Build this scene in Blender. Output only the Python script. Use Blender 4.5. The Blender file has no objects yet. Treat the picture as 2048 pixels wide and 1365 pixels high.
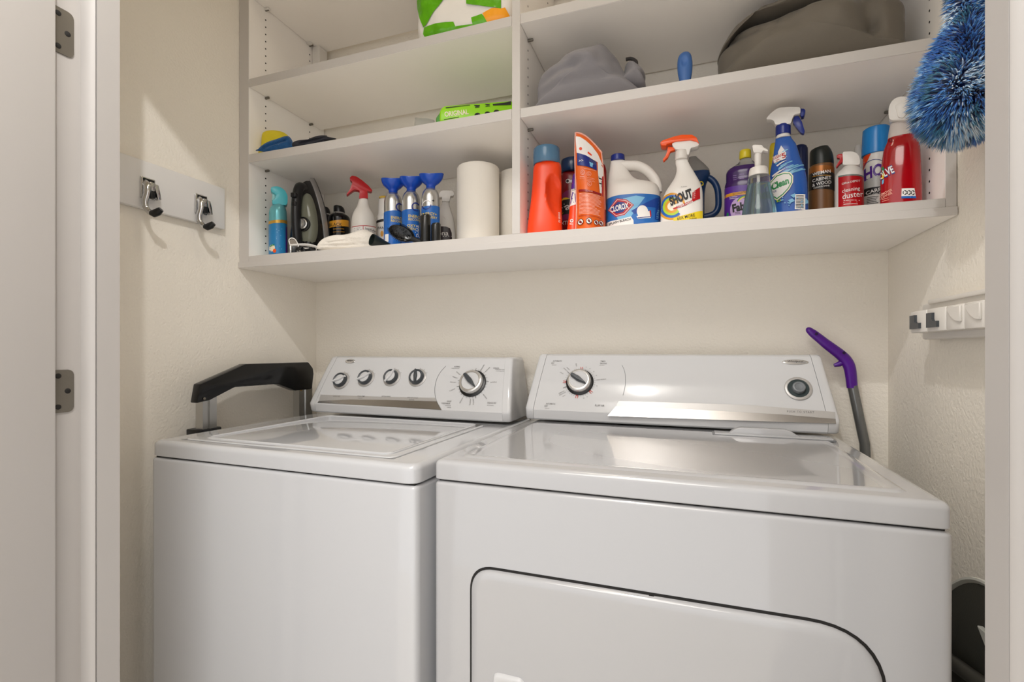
import bpy, bmesh, math, random
import numpy as np
from mathutils import Vector, Matrix, noise

random.seed(7)
PI = math.pi
S = bpy.context.scene
COL = S.collection

# ------------------------------------------------------------------ camera
FPX, HORIZON, YAW = 981.94, 700.58, 0.3395       # focal length in pixels, horizon row, yaw (left of +Y)
CAM = Vector((1.2515, -1.4300, 1.1040))
CY, SY = math.cos(YAW), math.sin(YAW)
cam_d = bpy.data.cameras.new('camera'); cam = bpy.data.objects.new('camera', cam_d); COL.objects.link(cam)
cam.location = CAM; cam.rotation_euler = (PI / 2, 0, YAW)
cam_d.sensor_width = 36.0; cam_d.lens = FPX / 2048 * 36.0
cam_d.shift_y = (HORIZON - 682.5) / 2048
cam_d.clip_start = 0.02
S.camera = cam

# ------------------------------------------------------------------ world, lamps, exposure
w = bpy.data.worlds.new('world'); S.world = w; w.use_nodes = True
bgn = w.node_tree.nodes['Background']
bgn.inputs[0].default_value = (1.0, 0.992, 0.99, 1); bgn.inputs[1].default_value = 1.68

def lamp(name, kind, loc, energy, size, col=(1, .955, .90), rot=(0, 0, 0), shape=None):
    l = bpy.data.lights.new(name, kind); l.energy = energy; l.color = col
    if kind == 'AREA':
        l.shape = shape or 'DISK'; l.size = size
    else:
        l.shadow_soft_size = size
    o = bpy.data.objects.new(name, l); COL.objects.link(o); o.location = loc; o.rotation_euler = rot
    return o
KEY = (0.985, -1.368, 2.375)
lamp('hall_lamp_light', 'POINT', KEY, 28.0, 0.013, (1, .99, .985))
lamp('hall_fill_light', 'AREA', (0.95, -2.25, 2.415), 22.0, 1.1)  # unseen soft fill, added to brighten the machine tops and shelf undersides
lamp('closet_fill_light', 'AREA', (0.86, -0.60, 2.425), 1.9, 0.32, (1, .88, .70))  # unseen warm fill, added to lift the upper shelves and dark walls

S.view_settings.view_transform = 'Standard'
S.view_settings.look = 'None'
S.view_settings.gamma = 1.0
S.view_settings.use_curve_mapping = False
S.view_settings.exposure = -0.12
try:
    S.cycles.use_denoising = True
    S.cycles.max_bounces = 10
    S.cycles.diffuse_bounces = 6
    S.cycles.sample_clamp_indirect = 6.0
except Exception:
    pass

# ------------------------------------------------------------------ materials
def lin(c):
    return tuple(((v / 255) / 12.92 if v / 255 <= .04045 else ((v / 255 + .055) / 1.055) ** 2.4) for v in c)
MATS = {}
def mat(name, rgb, rough=.4, metal=0, trans=0, bump=None, var=.04, vscale=9, coat=0, spec=.5, sheen=0, ior=1.45, aniso=None):
    """Principled material whose colour, roughness and relief come from procedural noise."""
    if name in MATS:
        return MATS[name]
    m = bpy.data.materials.new(name); m.use_nodes = True
    nt = m.node_tree; N = nt.nodes; L = nt.links
    p = N['Principled BSDF']
    tc = N.new('ShaderNodeTexCoord')
    nz = N.new('ShaderNodeTexNoise'); nz.inputs['Scale'].default_value = vscale; nz.inputs['Detail'].default_value = 3
    L.new(tc.outputs['Object'], nz.inputs['Vector'])
    mx = N.new('ShaderNodeMix'); mx.data_type = 'RGBA'
    c = lin(rgb)
    mx.inputs[6].default_value = tuple(max(0, v * (1 - var)) for v in c) + (1,)
    mx.inputs[7].default_value = tuple(min(1, v * (1 + var)) for v in c) + (1,)
    L.new(nz.outputs['Fac'], mx.inputs[0]); L.new(mx.outputs[2], p.inputs['Base Color'])
    p.inputs['Roughness'].default_value = rough; p.inputs['Metallic'].default_value = metal
    p.inputs['Transmission Weight'].default_value = trans; p.inputs['IOR'].default_value = ior
    p.inputs['Coat Weight'].default_value = coat; p.inputs['Coat Roughness'].default_value = .03; p.inputs['Specular IOR Level'].default_value = spec
    p.inputs['Sheen Weight'].default_value = sheen
    if bump:
        sc, dist = bump[:2]
        b = N.new('ShaderNodeBump'); b.inputs['Distance'].default_value = dist
        b.inputs['Strength'].default_value = bump[2] if len(bump) > 2 else .6
        n2 = N.new('ShaderNodeTexNoise'); n2.inputs['Scale'].default_value = sc; n2.inputs['Detail'].default_value = 2.5
        if aniso:
            mp = N.new('ShaderNodeMapping'); mp.inputs['Scale'].default_value = aniso
            L.new(tc.outputs['Object'], mp.inputs[0]); L.new(mp.outputs[0], n2.inputs['Vector'])
        else:
            L.new(tc.outputs['Object'], n2.inputs['Vector'])
        L.new(n2.outputs['Fac'], b.inputs['Height']); L.new(b.outputs[0], p.inputs['Normal'])
    MATS[name] = m
    return m

WALL = mat('wall_paint', (240, 234, 223), .75, bump=(150, .0028, .6), var=.015, vscale=3)
CEIL = mat('ceiling_paint', (232, 228, 220), .85, bump=(90, .003), var=.01)
FLOOR = mat('floor_vinyl', (226, 219, 208), .35, bump=(40, .001), var=.05, vscale=6)
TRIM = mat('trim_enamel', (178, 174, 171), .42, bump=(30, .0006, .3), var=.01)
MELA = mat('white_melamine', (250, 246, 241), .38, bump=(260, .0003, .3), var=.012)
DENAM = mat('dryer_enamel', (176, 176, 178), .10, var=.006, coat=.7, vscale=2)
EDGE = mat('dimmed_melamine', (198, 193, 188), .4, bump=(260, .0003, .3), var=.012)  # melamine painted darker, to tone down the light on the front edges
ENAM = mat('appliance_enamel', (190, 191, 194), .10, var=.006, coat=.7, vscale=2)
PANEL = mat('console_plastic', (202, 202, 203), .085, bump=(20, .0002, .1), var=.006)
CHROME = mat('chrome', (205, 205, 205), .12, metal=1, var=.02)
ALU = mat('brushed_aluminium', (190, 190, 188), .32, metal=1, bump=(60, .0004), var=.05, aniso=(30, 1, 1))
STEEL = mat('hinge_steel', (118, 113, 104), .45, metal=.6, bump=(120, .0005), var=.1)
BLACK = mat('black_plastic', (14, 15, 17), .35, bump=(150, .0003, .3), var=.2)
SATBLACK = mat('gloss_black', (9, 10, 12), .18, var=.2)
DARK = mat('dark_slot', (24, 22, 20), .7, var=.1)
GREY = mat('mid_grey_plastic', (120, 122, 124), .35, var=.05)
DGREY = mat('dark_grey_plastic', (62, 66, 70), .3, var=.08)
PRINT = mat('grey_print', (108, 106, 104), .5, var=.05)
PRINTK = mat('black_print', (26, 24, 24), .5, var=.05)
PRINTR = mat('red_print', (190, 60, 50), .5, var=.05)
STRIP = mat('brushed_strip', (166, 162, 158), .26, metal=1, bump=(300, .0001, .3), var=.03, aniso=(.05, 4, 4))
STRIPG = mat('silver_print', (178, 175, 172), .35, metal=.3, var=.02)
WHITE = mat('white_plastic', (226, 222, 216), .35, var=.015)
WPRINT = mat('white_print', (232, 228, 224), .45, var=.01)

# ------------------------------------------------------------------ mesh helpers
def link(name, me, parent=None, loc=None, rz=0, kind=None):
    o = bpy.data.objects.new(name, me); COL.objects.link(o)
    if loc is not None: o.location = loc
    if rz: o.rotation_euler[2] = rz
    if parent is not None: o.parent = parent
    if kind: o['kind'] = kind
    return o
def finish(bm, name, m, smooth=True, angle=40):
    bmesh.ops.recalc_face_normals(bm, faces=bm.faces[:])
    me = bpy.data.meshes.new(name); bm.to_mesh(me); bm.free()
    for mm in (m if isinstance(m, (list, tuple)) else [m]): me.materials.append(mm)
    if smooth:
        me.polygons.foreach_set('use_smooth', [True] * len(me.polygons))
        try: me.set_sharp_from_angle(angle=math.radians(angle))
        except Exception: pass
    return me
def part(name, bm, m, parent, smooth=True, angle=40, loc=None, label=None, kind=None):
    o = link(name, finish(bm, name, m, smooth, angle), parent, loc)
    if label: o['label'] = label
    if kind: o['kind'] = kind
    return o
def thing(name, label, cat, loc=(0, 0, 0), rz=0, group=None):
    o = link(name, None, None, loc, rz); o['label'] = label; o['category'] = cat; o.empty_display_size = .05
    if group: o['group'] = group
    return o
def tag(o, label, cat, group=None):
    o['label'] = label; o['category'] = cat
    if group: o['group'] = group
    return o
def struct(name, bm, m, parent=None, smooth=True):
    o = part(name, bm, m, parent, smooth)
    if parent is None: o['kind'] = 'structure'
    return o
def BM(): return bmesh.new()
def box(bm, x0, x1, y0, y1, z0, z1, r=0, seg=2, mi=0):
    g = bmesh.ops.create_cube(bm, size=1)
    vs = g['verts']
    for v in vs:
        v.co = Vector(((x0 + x1) / 2 + v.co.x * (x1 - x0), (y0 + y1) / 2 + v.co.y * (y1 - y0), (z0 + z1) / 2 + v.co.z * (z1 - z0)))
    fs = list({f for v in vs for f in v.link_faces})
    for f in fs: f.material_index = mi
    if r > 0:
        es = list({e for v in vs for e in v.link_edges})
        r = min(r, .49 * min(abs(x1 - x0), abs(y1 - y0), abs(z1 - z0)))
        bmesh.ops.bevel(bm, geom=es, offset=r, segments=seg, affect='EDGES', profile=.5)
    return bm
def rings(bm, rs, cap0=True, cap1=True, closed=True, mi=0):
    V = [[bm.verts.new(p) for p in r] for r in rs]
    n = len(V[0])
    for a, b in zip(V, V[1:]):
        for i in range(n if closed else n - 1):
            j = (i + 1) % n
            try: bm.faces.new((a[i], a[j], b[j], b[i])).material_index = mi
            except ValueError: pass
    if cap0: bm.faces.new(list(reversed(V[0]))).material_index = mi
    if cap1: bm.faces.new(V[-1]).material_index = mi
    return bm
def lathe(bm, prof, seg=32, M=None, cap0=True, cap1=True, mi=0):
    """profile of (radius, height) spun about local Z, moved by M"""
    M = M or Matrix()
    rs = [[M @ Vector((r * math.cos(2 * PI * i / seg), r * math.sin(2 * PI * i / seg), z)) for i in range(seg)] for r, z in prof]
    return rings(bm, rs, cap0, cap1, mi=mi)
def prism(bm, pts, y0, y1, bev=.0, seg=2, M=None, mi=0):
    """2D outline (x, z) extruded along y from y0 to y1, edges rounded"""
    M = M or Matrix()
    vs = [bm.verts.new((x, y0, z)) for x, z in pts]
    f = bm.faces.new(vs)
    g = bmesh.ops.extrude_face_region(bm, geom=[f])
    nv = [e for e in g['geom'] if isinstance(e, bmesh.types.BMVert)]
    for v in nv: v.co.y = y1
    allv = vs + nv
    if bev > 0:
        es = list({e for v in allv for e in v.link_edges})
        g = bmesh.ops.bevel(bm, geom=es, offset=bev, segments=seg, affect='EDGES', profile=.5, clamp_overlap=True)
        allv = list({v for v in g['verts']} | {v for v in allv if v.is_valid})
    for v in allv: v.co = M @ v.co
    for f in {f for v in allv for f in v.link_faces}: f.material_index = mi
    return bm
def tube(bm, pts, rad, seg=12, cap=True, squash=1.0, mi=0):
    pts = [Vector(p) for p in pts]
    if not isinstance(rad, (list, tuple)): rad = [rad] * len(pts)
    rs = []; up = None
    for i, p in enumerate(pts):
        t = (pts[min(i + 1, len(pts) - 1)] - pts[max(i - 1, 0)]).normalized()
        if up is None:
            up = t.orthogonal().normalized()
        up = (up - t * up.dot(t)).normalized()
        b = t.cross(up)
        rs.append([p + (up * math.cos(2 * PI * k / seg) + b * squash * math.sin(2 * PI * k / seg)) * rad[i] for k in range(seg)])
    return rings(bm, rs, cap, cap, mi=mi)
def smooth_path(pts, n=6):
    pts = [Vector(p) for p in pts]; out = []
    for i in range(len(pts) - 1):
        p0, p1, p2, p3 = pts[max(i - 1, 0)], pts[i], pts[i + 1], pts[min(i + 2, len(pts) - 1)]
        for k in range(n):
            t = k / n
            out.append(.5 * ((2 * p1) + (p2 - p0) * t + (2 * p0 - 5 * p1 + 4 * p2 - p3) * t * t + (3 * p1 - p0 - 3 * p2 + p3) * t ** 3))
    out.append(pts[-1])
    return out
def smooth_loop(pts, n=5):
    m = len(pts); out = []
    P = [Vector((p[0], p[1], 0)) for p in pts]
    for i in range(m):
        p0, p1, p2, p3 = P[i - 1], P[i], P[(i + 1) % m], P[(i + 2) % m]
        for k in range(n):
            t = k / n
            q = .5 * ((2 * p1) + (p2 - p0) * t + (2 * p0 - 5 * p1 + 4 * p2 - p3) * t * t + (3 * p1 - p0 - 3 * p2 + p3) * t ** 3)
            out.append((q.x, q.y))
    return out

# --- flat print: outlines and lettering laid on a surface by a mapping (x, z, lift) -> point
_TXT = {}
def text_mesh(s, off=.0):
    k = (s, off)
    if k not in _TXT:
        cu = bpy.data.curves.new('txt', 'FONT'); cu.body = s; cu.size = 1; cu.resolution_u = 3; cu.offset = off
        ob = bpy.data.objects.new('txt', cu)
        me = bpy.data.meshes.new_from_object(ob)
        vs = np.array([v.co[:2] for v in me.vertices]) if len(me.vertices) else np.zeros((1, 2))
        fs = [tuple(p.vertices) for p in me.polygons]
        bpy.data.objects.remove(ob); bpy.data.curves.remove(cu); bpy.data.meshes.remove(me)
        lo, hi = vs.min(0), vs.max(0)
        _TXT[k] = ((vs - (lo + hi) / 2), fs, hi - lo)
    return _TXT[k]
def add_text(bm, s, mapf, cx, cz, h, rot=0, wide=None, lift=.0006, bold=.0, shear=0, mi=0):
    """h = height of the capitals; wide = total width (None keeps the font's own)"""
    vs, fs, sz = text_mesh(s, bold)
    ky = h / max(.72, sz[1] * .999 if sz[1] < .8 else .72); kx = (wide / sz[0]) if wide else ky * .92
    c, s_ = math.cos(rot), math.sin(rot)
    bv = []
    for x, y in vs:
        x, y = (x + shear * y) * kx, y * ky
        bv.append(bm.verts.new(mapf(cx + x * c - y * s_, cz + x * s_ + y * c, lift)))
    for f in fs:
        try: bm.faces.new([bv[i] for i in f]).material_index = mi
        except ValueError: pass
def add_poly(bm, pts, mapf, lift=.0005, mi=0, maxe=.006):
    t = bmesh.new()
    t.faces.new([t.verts.new((x, z, 0)) for x, z in pts])
    bmesh.ops.triangulate(t, faces=t.faces[:])
    for _ in range(7):
        es = [e for e in t.edges if e.calc_length() > maxe]
        if not es or len(t.faces) > 6000: break
        bmesh.ops.subdivide_edges(t, edges=es, cuts=1)
        bmesh.ops.triangulate(t, faces=t.faces[:])
    t.verts.ensure_lookup_table()
    bv = [bm.verts.new(mapf(v.co.x, v.co.y, lift)) for v in t.verts]
    for f in t.faces:
        try: bm.faces.new([bv[v.index] for v in f.verts]).material_index = mi
        except ValueError: pass
    t.free()
def circ(cx, cz, rx, rz=None, n=28, a0=0, a1=2 * PI):
    rz = rz or rx
    return [(cx + rx * math.cos(a0 + (a1 - a0) * i / n), cz + rz * math.sin(a0 + (a1 - a0) * i / n)) for i in range(n if a1 - a0 > 6.28 else n + 1)]
def arcband(cx, cz, r0, r1, a0, a1, n=24, sq=1):
    o = [(cx + r1 * math.cos(a0 + (a1 - a0) * i / n), cz + sq * r1 * math.sin(a0 + (a1 - a0) * i / n)) for i in range(n + 1)]
    return o + [(cx + r0 * math.cos(a1 - (a1 - a0) * i / n), cz + sq * r0 * math.sin(a1 - (a1 - a0) * i / n)) for i in range(n + 1)]

# --- from a picture point to the real place it shows, at a known depth plane
def ray(u, v):
    a = (u - 1024) / FPX
    return Vector((CY * a - SY, SY * a + CY, -(v - HORIZON) / FPX))
def at(u, v, X=None, Y=None, Z=None):
    d = ray(u, v)
    t = (X - CAM.x) / d.x if X is not None else (Y - CAM.y) / d.y if Y is not None else (Z - CAM.z) / d.z
    return CAM + d * t
# ================================================================== the closet and the doorway
W = 1.7162                      # closet width; left wall X=0, back wall Y=0
YF0, YF1 = -0.966, -0.860       # front wall of the closet (hall side, closet side)
CH = 2.44
XL, XR = 0.337, 1.511           # faces of the door stops
HEAD = 2.02
Y_HALL = -3.0

b = BM(); box(b, -2.2, 4.0, Y_HALL, .1, -.05, 0); struct('floor', b, FLOOR)
b = BM(); box(b, -2.2, 4.0, Y_HALL, .1, CH, CH + .05); struct('ceiling', b, CEIL)
b = BM(); box(b, -.1, 0, YF1, .1, 0, CH); struct('wall_left', b, WALL)
b = BM(); box(b, 0, W, 0, .1, 0, CH); struct('wall_back', b, WALL)
b = BM(); box(b, W, W + .1, YF1, .1, 0, CH); struct('wall_right', b, WALL)
b = BM(); box(b, -2.2, XL - .04, YF0, YF1, 0, CH); box(b, XR + .04, 4.0, YF0, YF1, 0, CH); box(b, XL - .04, XR + .04, YF0, YF1, HEAD + .04, CH)
struct('wall_front', b, WALL)

def jamb(name, sx, X):
    """jamb board with a door stop that has a rounded nose; sx = +1 left jamb, -1 right jamb"""
    t = BM()
    a, c = sorted((X - sx * .04, X - sx * .02)); box(t, a, c, YF0 - .002, YF1, 0, HEAD + .02, .0015)
    o = struct(name, t, TRIM)
    t = BM()
    sec = [(X - sx * .02, -.907), (X - sx * .012, -.9055), (X - sx * .005, -.9025), (X - sx * .001, -.899), (X, -.8968), (X - sx * .0045, -.8962), (X - sx * .0045, -.8950), (X, -.8946), (X, YF1), (X - sx * .02, YF1)]
    rings(t, [[(x, y, 0) for x, y in sec], [(x, y, HEAD) for x, y in sec]])
    p = part('door_stop', t, TRIM, o, angle=50)
    return o
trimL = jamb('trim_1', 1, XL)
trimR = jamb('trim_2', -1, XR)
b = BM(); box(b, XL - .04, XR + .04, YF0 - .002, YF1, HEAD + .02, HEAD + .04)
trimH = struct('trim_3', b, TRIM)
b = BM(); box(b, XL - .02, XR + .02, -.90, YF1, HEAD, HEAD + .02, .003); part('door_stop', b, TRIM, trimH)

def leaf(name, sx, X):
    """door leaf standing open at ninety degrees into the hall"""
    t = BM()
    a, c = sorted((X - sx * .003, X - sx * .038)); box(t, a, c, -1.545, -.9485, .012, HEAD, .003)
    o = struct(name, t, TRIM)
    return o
doorL = leaf('door_1', 1, XL)
doorR = leaf('door_2', -1, XR)
HX = XL - .0205
for vt, vb in ((22, 112), (740, 825)):
    zt = at(130, vt, X=HX).z; zb = at(130, vb, X=HX).z
    t = BM(); y0, y1 = -.9475, -.917
    out = [(y0, zb), (y1 - .008, zb)] + [(y1 - .008 + .008 * math.sin(a), zb + .008 - .008 * math.cos(a)) for a in (.5, 1.0, 1.57)] \
        + [(y1 - .008 + .008 * math.cos(a), zt - .008 + .008 * math.sin(a)) for a in (0, .5, 1.0, 1.57)] + [(y0, zt)]
    rings(t, [[(HX, y, z) for y, z in out], [(HX + .0022, y, z) for y, z in out]])
    h = part('hinge', t, STEEL, trimL)
    for k, (fy, fz) in enumerate(((.3, .86), (.72, .5), (.3, .14))):
        t = BM(); lathe(t, [(.0042, 0), (.0042, .0006), (.003, .0012)], 14, Matrix.Translation((HX + .0021, y0 + (y1 - y0) * fy, zb + (zt - zb) * fz)) @ Matrix.Rotation(PI / 2, 4, 'Y'))
        part('screw', t, DARK, h)
    t = BM(); lathe(t, [(.0045, zb), (.0045, zt)], 14, Matrix.Translation((XL - .0175, -.9478, 0)))
    part('hinge_pin', t, STEEL, h)

# hall ceiling lamp: a small bare bulb on a ceiling rose, out of the frame
lp = thing('ceiling_lamp', 'small ceiling lamp with a frosted bulb in the hall before the closet', 'lamp', (KEY[0], KEY[1], CH))
b = BM(); lathe(b, [(.055, 0), (.055, -.012), (.03, -.02), (.018, -.022), (.018, -.034)], 28); part('ceiling_rose', b, WHITE, lp)

for nm, lab, cx_, cy_, r_ in (('fill_light_trim', 'thin ring trim round the added fill light inside the closet', .86, -.60, .16), ('fill_light_trim', 'large ring trim round the added fill light in the hall behind the camera', .95, -2.25, .55)):  # trims invented to go with the two added fill lights
    f_ = thing(nm, lab, 'lamp', (cx_, cy_, CH))
    b = BM(); lathe(b, [(r_ + .004, -.028), (r_ + .012, -.026), (r_ + .014, -.0005), (r_ + .004, -.0005)], 48, cap0=False, cap1=False); part('ring', b, WHITE, f_)
# ================================================================== shelf unit
BZ0, BZ1 = 1.3475, 1.3811       # underside of the lower board, top of the cabinet bottom
YS = -.3236
L1, L2, R1, R2 = (1.6563, 1.6810), (1.8796, 1.9036), (1.6560, 1.6785), (1.8794, 1.9040)
L3, R3 = (2.150, 2.172), (2.150, 2.172)
TOPZ = 2.40
X1, XD0, XD1, X2 = .0378, .8608, .8811, 1.6982
su = thing('shelf_unit', 'white melamine wall shelf unit with adjustable shelves above the washer and dryer', 'shelf', (W / 2, 0, BZ0))
su_off = Vector((-W / 2, 0, -BZ0))
def sbox(name, x0, x1, y0, y1, z0, z1, r=.0012, m=MELA):
    t = BM(); box(t, x0 - W / 2, x1 - W / 2, y0, y1, z0 - BZ0, z1 - BZ0, r, 1)
    o = part(name, t, m, su)
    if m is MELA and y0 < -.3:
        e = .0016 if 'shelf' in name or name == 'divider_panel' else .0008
        t = BM(); box(t, x0 - W / 2 + .0002, x1 - W / 2 - .0002, y0 - .0006, y0 + .0004, z0 - BZ0 + .0002, z1 - BZ0 - .0002, .0003, 1); part('dimmed_edge', t, EDGE, o)  # greyer strip that makes the front edge look less brightly lit
    return o
sbox('base_board', .001, W - .0015, YS - .004, -.002, BZ0, BZ0 + .0165)
sbox('bottom_panel', X1, X2, YS, -.002, BZ0 + .0165, BZ1)
sideL = sbox('side_panel', .0015, X1, YS, -.003, BZ0 + .0165, TOPZ)
sideR = sbox('side_panel', X2, W - .0015, YS, -.003, BZ0 + .0165, TOPZ)
div = sbox('divider_panel', XD0, XD1, YS, -.003, BZ1, TOPZ)
sbox('top_panel', X1, X2, YS, -.003, TOPZ, TOPZ + .02)
def shelf(x0, x1, z, y1=-.006):
    return sbox('shelf', x0 + .0008, x1 - .0008, YS + .0005, y1, z[0], z[1])
shelf(X1, XD0, L1); shelf(X1, XD0, L2, -.022); shelf(X1, XD0, L3, -.022)
shelf(XD1, X2, R1); shelf(XD1, X2, R2); shelf(XD1, X2, R3)
def pins(X, sx, heights):
    for z in heights:
        for y in (-.262, -.075):
            t = BM(); lathe(t, [(.0035, 0), (.0035, .012), (.0028, .0135)], 12, Matrix.Translation((X - W / 2, y, z - BZ0 - .0036)) @ Matrix.Rotation(sx * PI / 2, 4, 'Y'))
            part('shelf_pin', t, STEEL, su)
pins(X1, 1, (L1[0], L2[0], L3[0])); pins(XD1, 1, (R1[0], R2[0])); pins(X2, -1, (R1[0], R2[0])); pins(XD0, -1, (L1[0], L2[0]))
def holes(X, sx, parent, zlo, zhi, skip):
    t = BM()
    z = zlo
    while z < zhi:
        if all(not (a - .012 < z < b_ + .004) for a, b_ in skip):
            for y in (-.262, -.075):
                lathe(t, [(.0023, 0), (.0023, .0004)], 10, Matrix.Translation((X - W / 2, y, z - BZ0)) @ Matrix.Rotation(sx * PI / 2, 4, 'Y'), cap0=False)
        z += .0221
    o = part('pin_holes', t, DARK, su); o['kind'] = 'stuff'
holes(X1, 1, sideL, BZ1 + .006, 2.38, (L1, L2, L3)); holes(XD1, 1, div, BZ1 + .006, 2.38, (R1, R2, R3)); holes(X2, -1, sideR, BZ1 + .006, 2.38, (R1, R2, R3))
# hanging bracket in the top left corner, and two white shelf clips in front of it
sbox('hanging_bracket', X1, X1 + .032, -.066, -.022, 2.085, 2.150, .004, WHITE)
for y in (-.262, -.085):
    sbox('shelf_clip', X1, X1 + .017, y - .007, y + .007, L3[0] - .006, L3[0], .002, WHITE)
# ================================================================== washer and dryer
def poly_path(pts, r, n=4):
    """round the corners of a closed 2D outline"""
    out = []; m = len(pts)
    for i in range(m):
        p0, p, p1 = (Vector(pts[i - 1]), Vector(pts[i]), Vector(pts[(i + 1) % m]))
        rr = r[i] if isinstance(r, (list, tuple)) else r
        a, c = (p0 - p), (p1 - p)
        rr = min(rr, a.length * .45, c.length * .45)
        if rr <= 0: out.append(tuple(p)); continue
        s, e = p + a.normalized() * rr, p + c.normalized() * rr
        for k in range(n + 1):
            t = k / n
            q = s * (1 - t) ** 2 + p * 2 * t * (1 - t) + e * t * t
            out.append((q.x, q.y))
    return out
def rrect(x0, x1, y0, y1, r, n=5):
    return poly_path([(x0, y0), (x1, y0), (x1, y1), (x0, y1)], r, n)
def soft_slab(bm, x0, x1, y0, y1, z0, z1, rc, rt, n=4, bot=True):
    """slab with rounded plan corners (rc) and rolled top edge (rt)"""
    rs = []
    if bot: rs.append([(x, y, z0 + .0015 * 0) for x, y in rrect(x0 + .0015, x1 - .0015, y0 + .0015, y1 - .0015, rc)])
    rs.append([(x, y, z0 + .0015) for x, y in rrect(x0, x1, y0, y1, rc)])
    for k in range(n + 1):
        a = PI / 2 * k / n; i = rt * (1 - math.cos(a)); z = z1 - rt + rt * math.sin(a)
        rs.append([(x, y, z) for x, y in rrect(x0 + i, x1 - i, y0 + i, y1 - i, max(rc - i * .6, .002))])
    return rings(bm, rs)

class Appliance:
    def __init__(s, name, label, cat, x, y, rz, w, ztop, lidh, D, depth, en):
        s.en = en
        s.rz = rz; s.w = w; s.D = D; s.ztop = ztop; s.org = Vector((x, y, 0))
        s.t = thing(name, label, cat, (x, y, 0), rz)
        s.inv = (Matrix.Translation(s.org) @ Matrix.Rotation(rz, 4, 'Z')).inverted()
        s.zs = ztop - lidh
        t = BM(); soft_slab(t, 0, w, 0, depth, .012, s.zs - .0035, .014, .007)
        s.cab = part('cabinet', t, s.en, s.t)
        t = BM(); box(t, .008, w - .008, .008, depth - .01, s.zs - .005, s.zs + .003); part('seam_gasket', t, DARK, s.t)
        s.depth = depth
    def loc(s, P): return s.inv @ P
    def top(s, u, v, dz=0):
        return s.loc(at(u, v, Z=s.ztop + dz))
    def console(s, ml, mr, zb, y0, lip, y1, ztop, tl, tr):
        """slanted control console: lip below, sloping face, rounded crown, moulded end caps"""
        w = s.w; s.zb = zb
        f0 = (y0 - .004, zb + lip); f1 = (y1, ztop - .012)
        prof = [(y0 + .006, zb), (y0 + .001, zb + .004), (y0 - .003, zb + lip * .8), f0, (y0 - .001, zb + lip + .006)]
        bl = .0030; fd = Vector((f1[0] - prof[-1][0], f1[1] - prof[-1][1])); fq = Vector((-fd.y, fd.x)).normalized(); pb = Vector(prof[-1])
        prof += [tuple(pb + fd * (k / 8) + fq * (bl * 4 * (k / 8) * (1 - k / 8))) for k in range(1, 8)]
        prof += [f1, (y1 + .004, ztop - .004), (y1 + .013, ztop), (s.depth - .012, ztop), (s.depth - .004, ztop - .008), (s.depth - .004, zb)]
        hh = ztop - zb
        def xl(z): return ml + (tl - ml) * max(0, (z - zb - lip)) / hh
        def xr(z): return w - mr - (tr - mr) * max(0, (z - zb - lip)) / hh
        cap = .022
        for side in (0, 1):
            t = BM()
            rs = []
            for k, (dx, ins) in enumerate(((0, .007), (.0015, .003), (.005, .0008), (.010, 0), (cap, 0))):
                c = Vector((s.depth - .06, zb + hh * .5))
                ring = []
                for y, z in prof:
                    d = (c - Vector((y, z))); L = d.length
                    q = Vector((y, z)) + d / L * ins
                    ring.append(((xl(z) + dx) if side == 0 else (xr(z) - dx), q.x, q.y))
                rs.append(ring)
            rings(t, rs)
            part('end_cap', t, PANEL, s.t, angle=55)
        t = BM()
        n = 8
        rs = []
        for k in range(n + 1):
            f = k / n
            rs.append([(xl(z) + cap + .0006 + f * (xr(z) - xl(z) - 2 * cap - .0012), y + (.0008 if 0 < 1 else 0), z - .0006) for y, z in prof])
        rings(t, rs)
        s.con = part('console', t, PANEL, s.t, angle=35)
        # the plane of the sloping face in the appliance's own frame
        a = Vector((0, f0[0] + .003, f0[1] + .006)); c = Vector((0, f1[0] + .0008, f1[1] - .0006))
        s.fo = Vector((0, a.y, a.z)); s.fv = (c - a).normalized(); s.fn = Vector((0, -s.fv.z, s.fv.y))
        s.flen = (c - a).length
        s.face = lambda x, z, lift=0: Vector((x, 0, 0)) + s.fo + s.fv * z + s.fn * (lift + bl * 4 * max(0, min(1, z / s.flen)) * (1 - max(0, min(1, z / s.flen))))
        s.lip0 = (y0, zb, lip)
    def fp(s, u, v):
        """face coordinates of a picture point"""
        R = s.inv.to_3x3(); o = s.inv @ CAM; d = R @ ray(u, v)
        t = (s.fo - o).dot(s.fn) / d.dot(s.fn)
        p = o + d * t
        return p.x, (p - s.fo).dot(s.fv)
    def fm(s, x, z, ang=0):
        """matrix with local Z out of the face"""
        ex, ez = Vector((1, 0, 0)), s.fn
        ey = ez.cross(ex)
        M = Matrix((ex, ey, ez)).transposed().to_4x4(); M.translation = s.face(x, z)
        return M @ Matrix.Rotation(ang, 4, 'Z')

# ---------------------------------------------------------------- washer
wa = Appliance('washer', 'white top loading washing machine with five knobs left of the dryer', 'washing machine', .1337, -.671, -.022, .680, .9074, .0371, .4734, .642, ENAM)
t = BM(); soft_slab(t, 0, wa.w, 0, wa.depth, wa.zs, wa.ztop - .003, .022, .011, 6); part('top', t, ENAM, wa.t)
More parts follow.
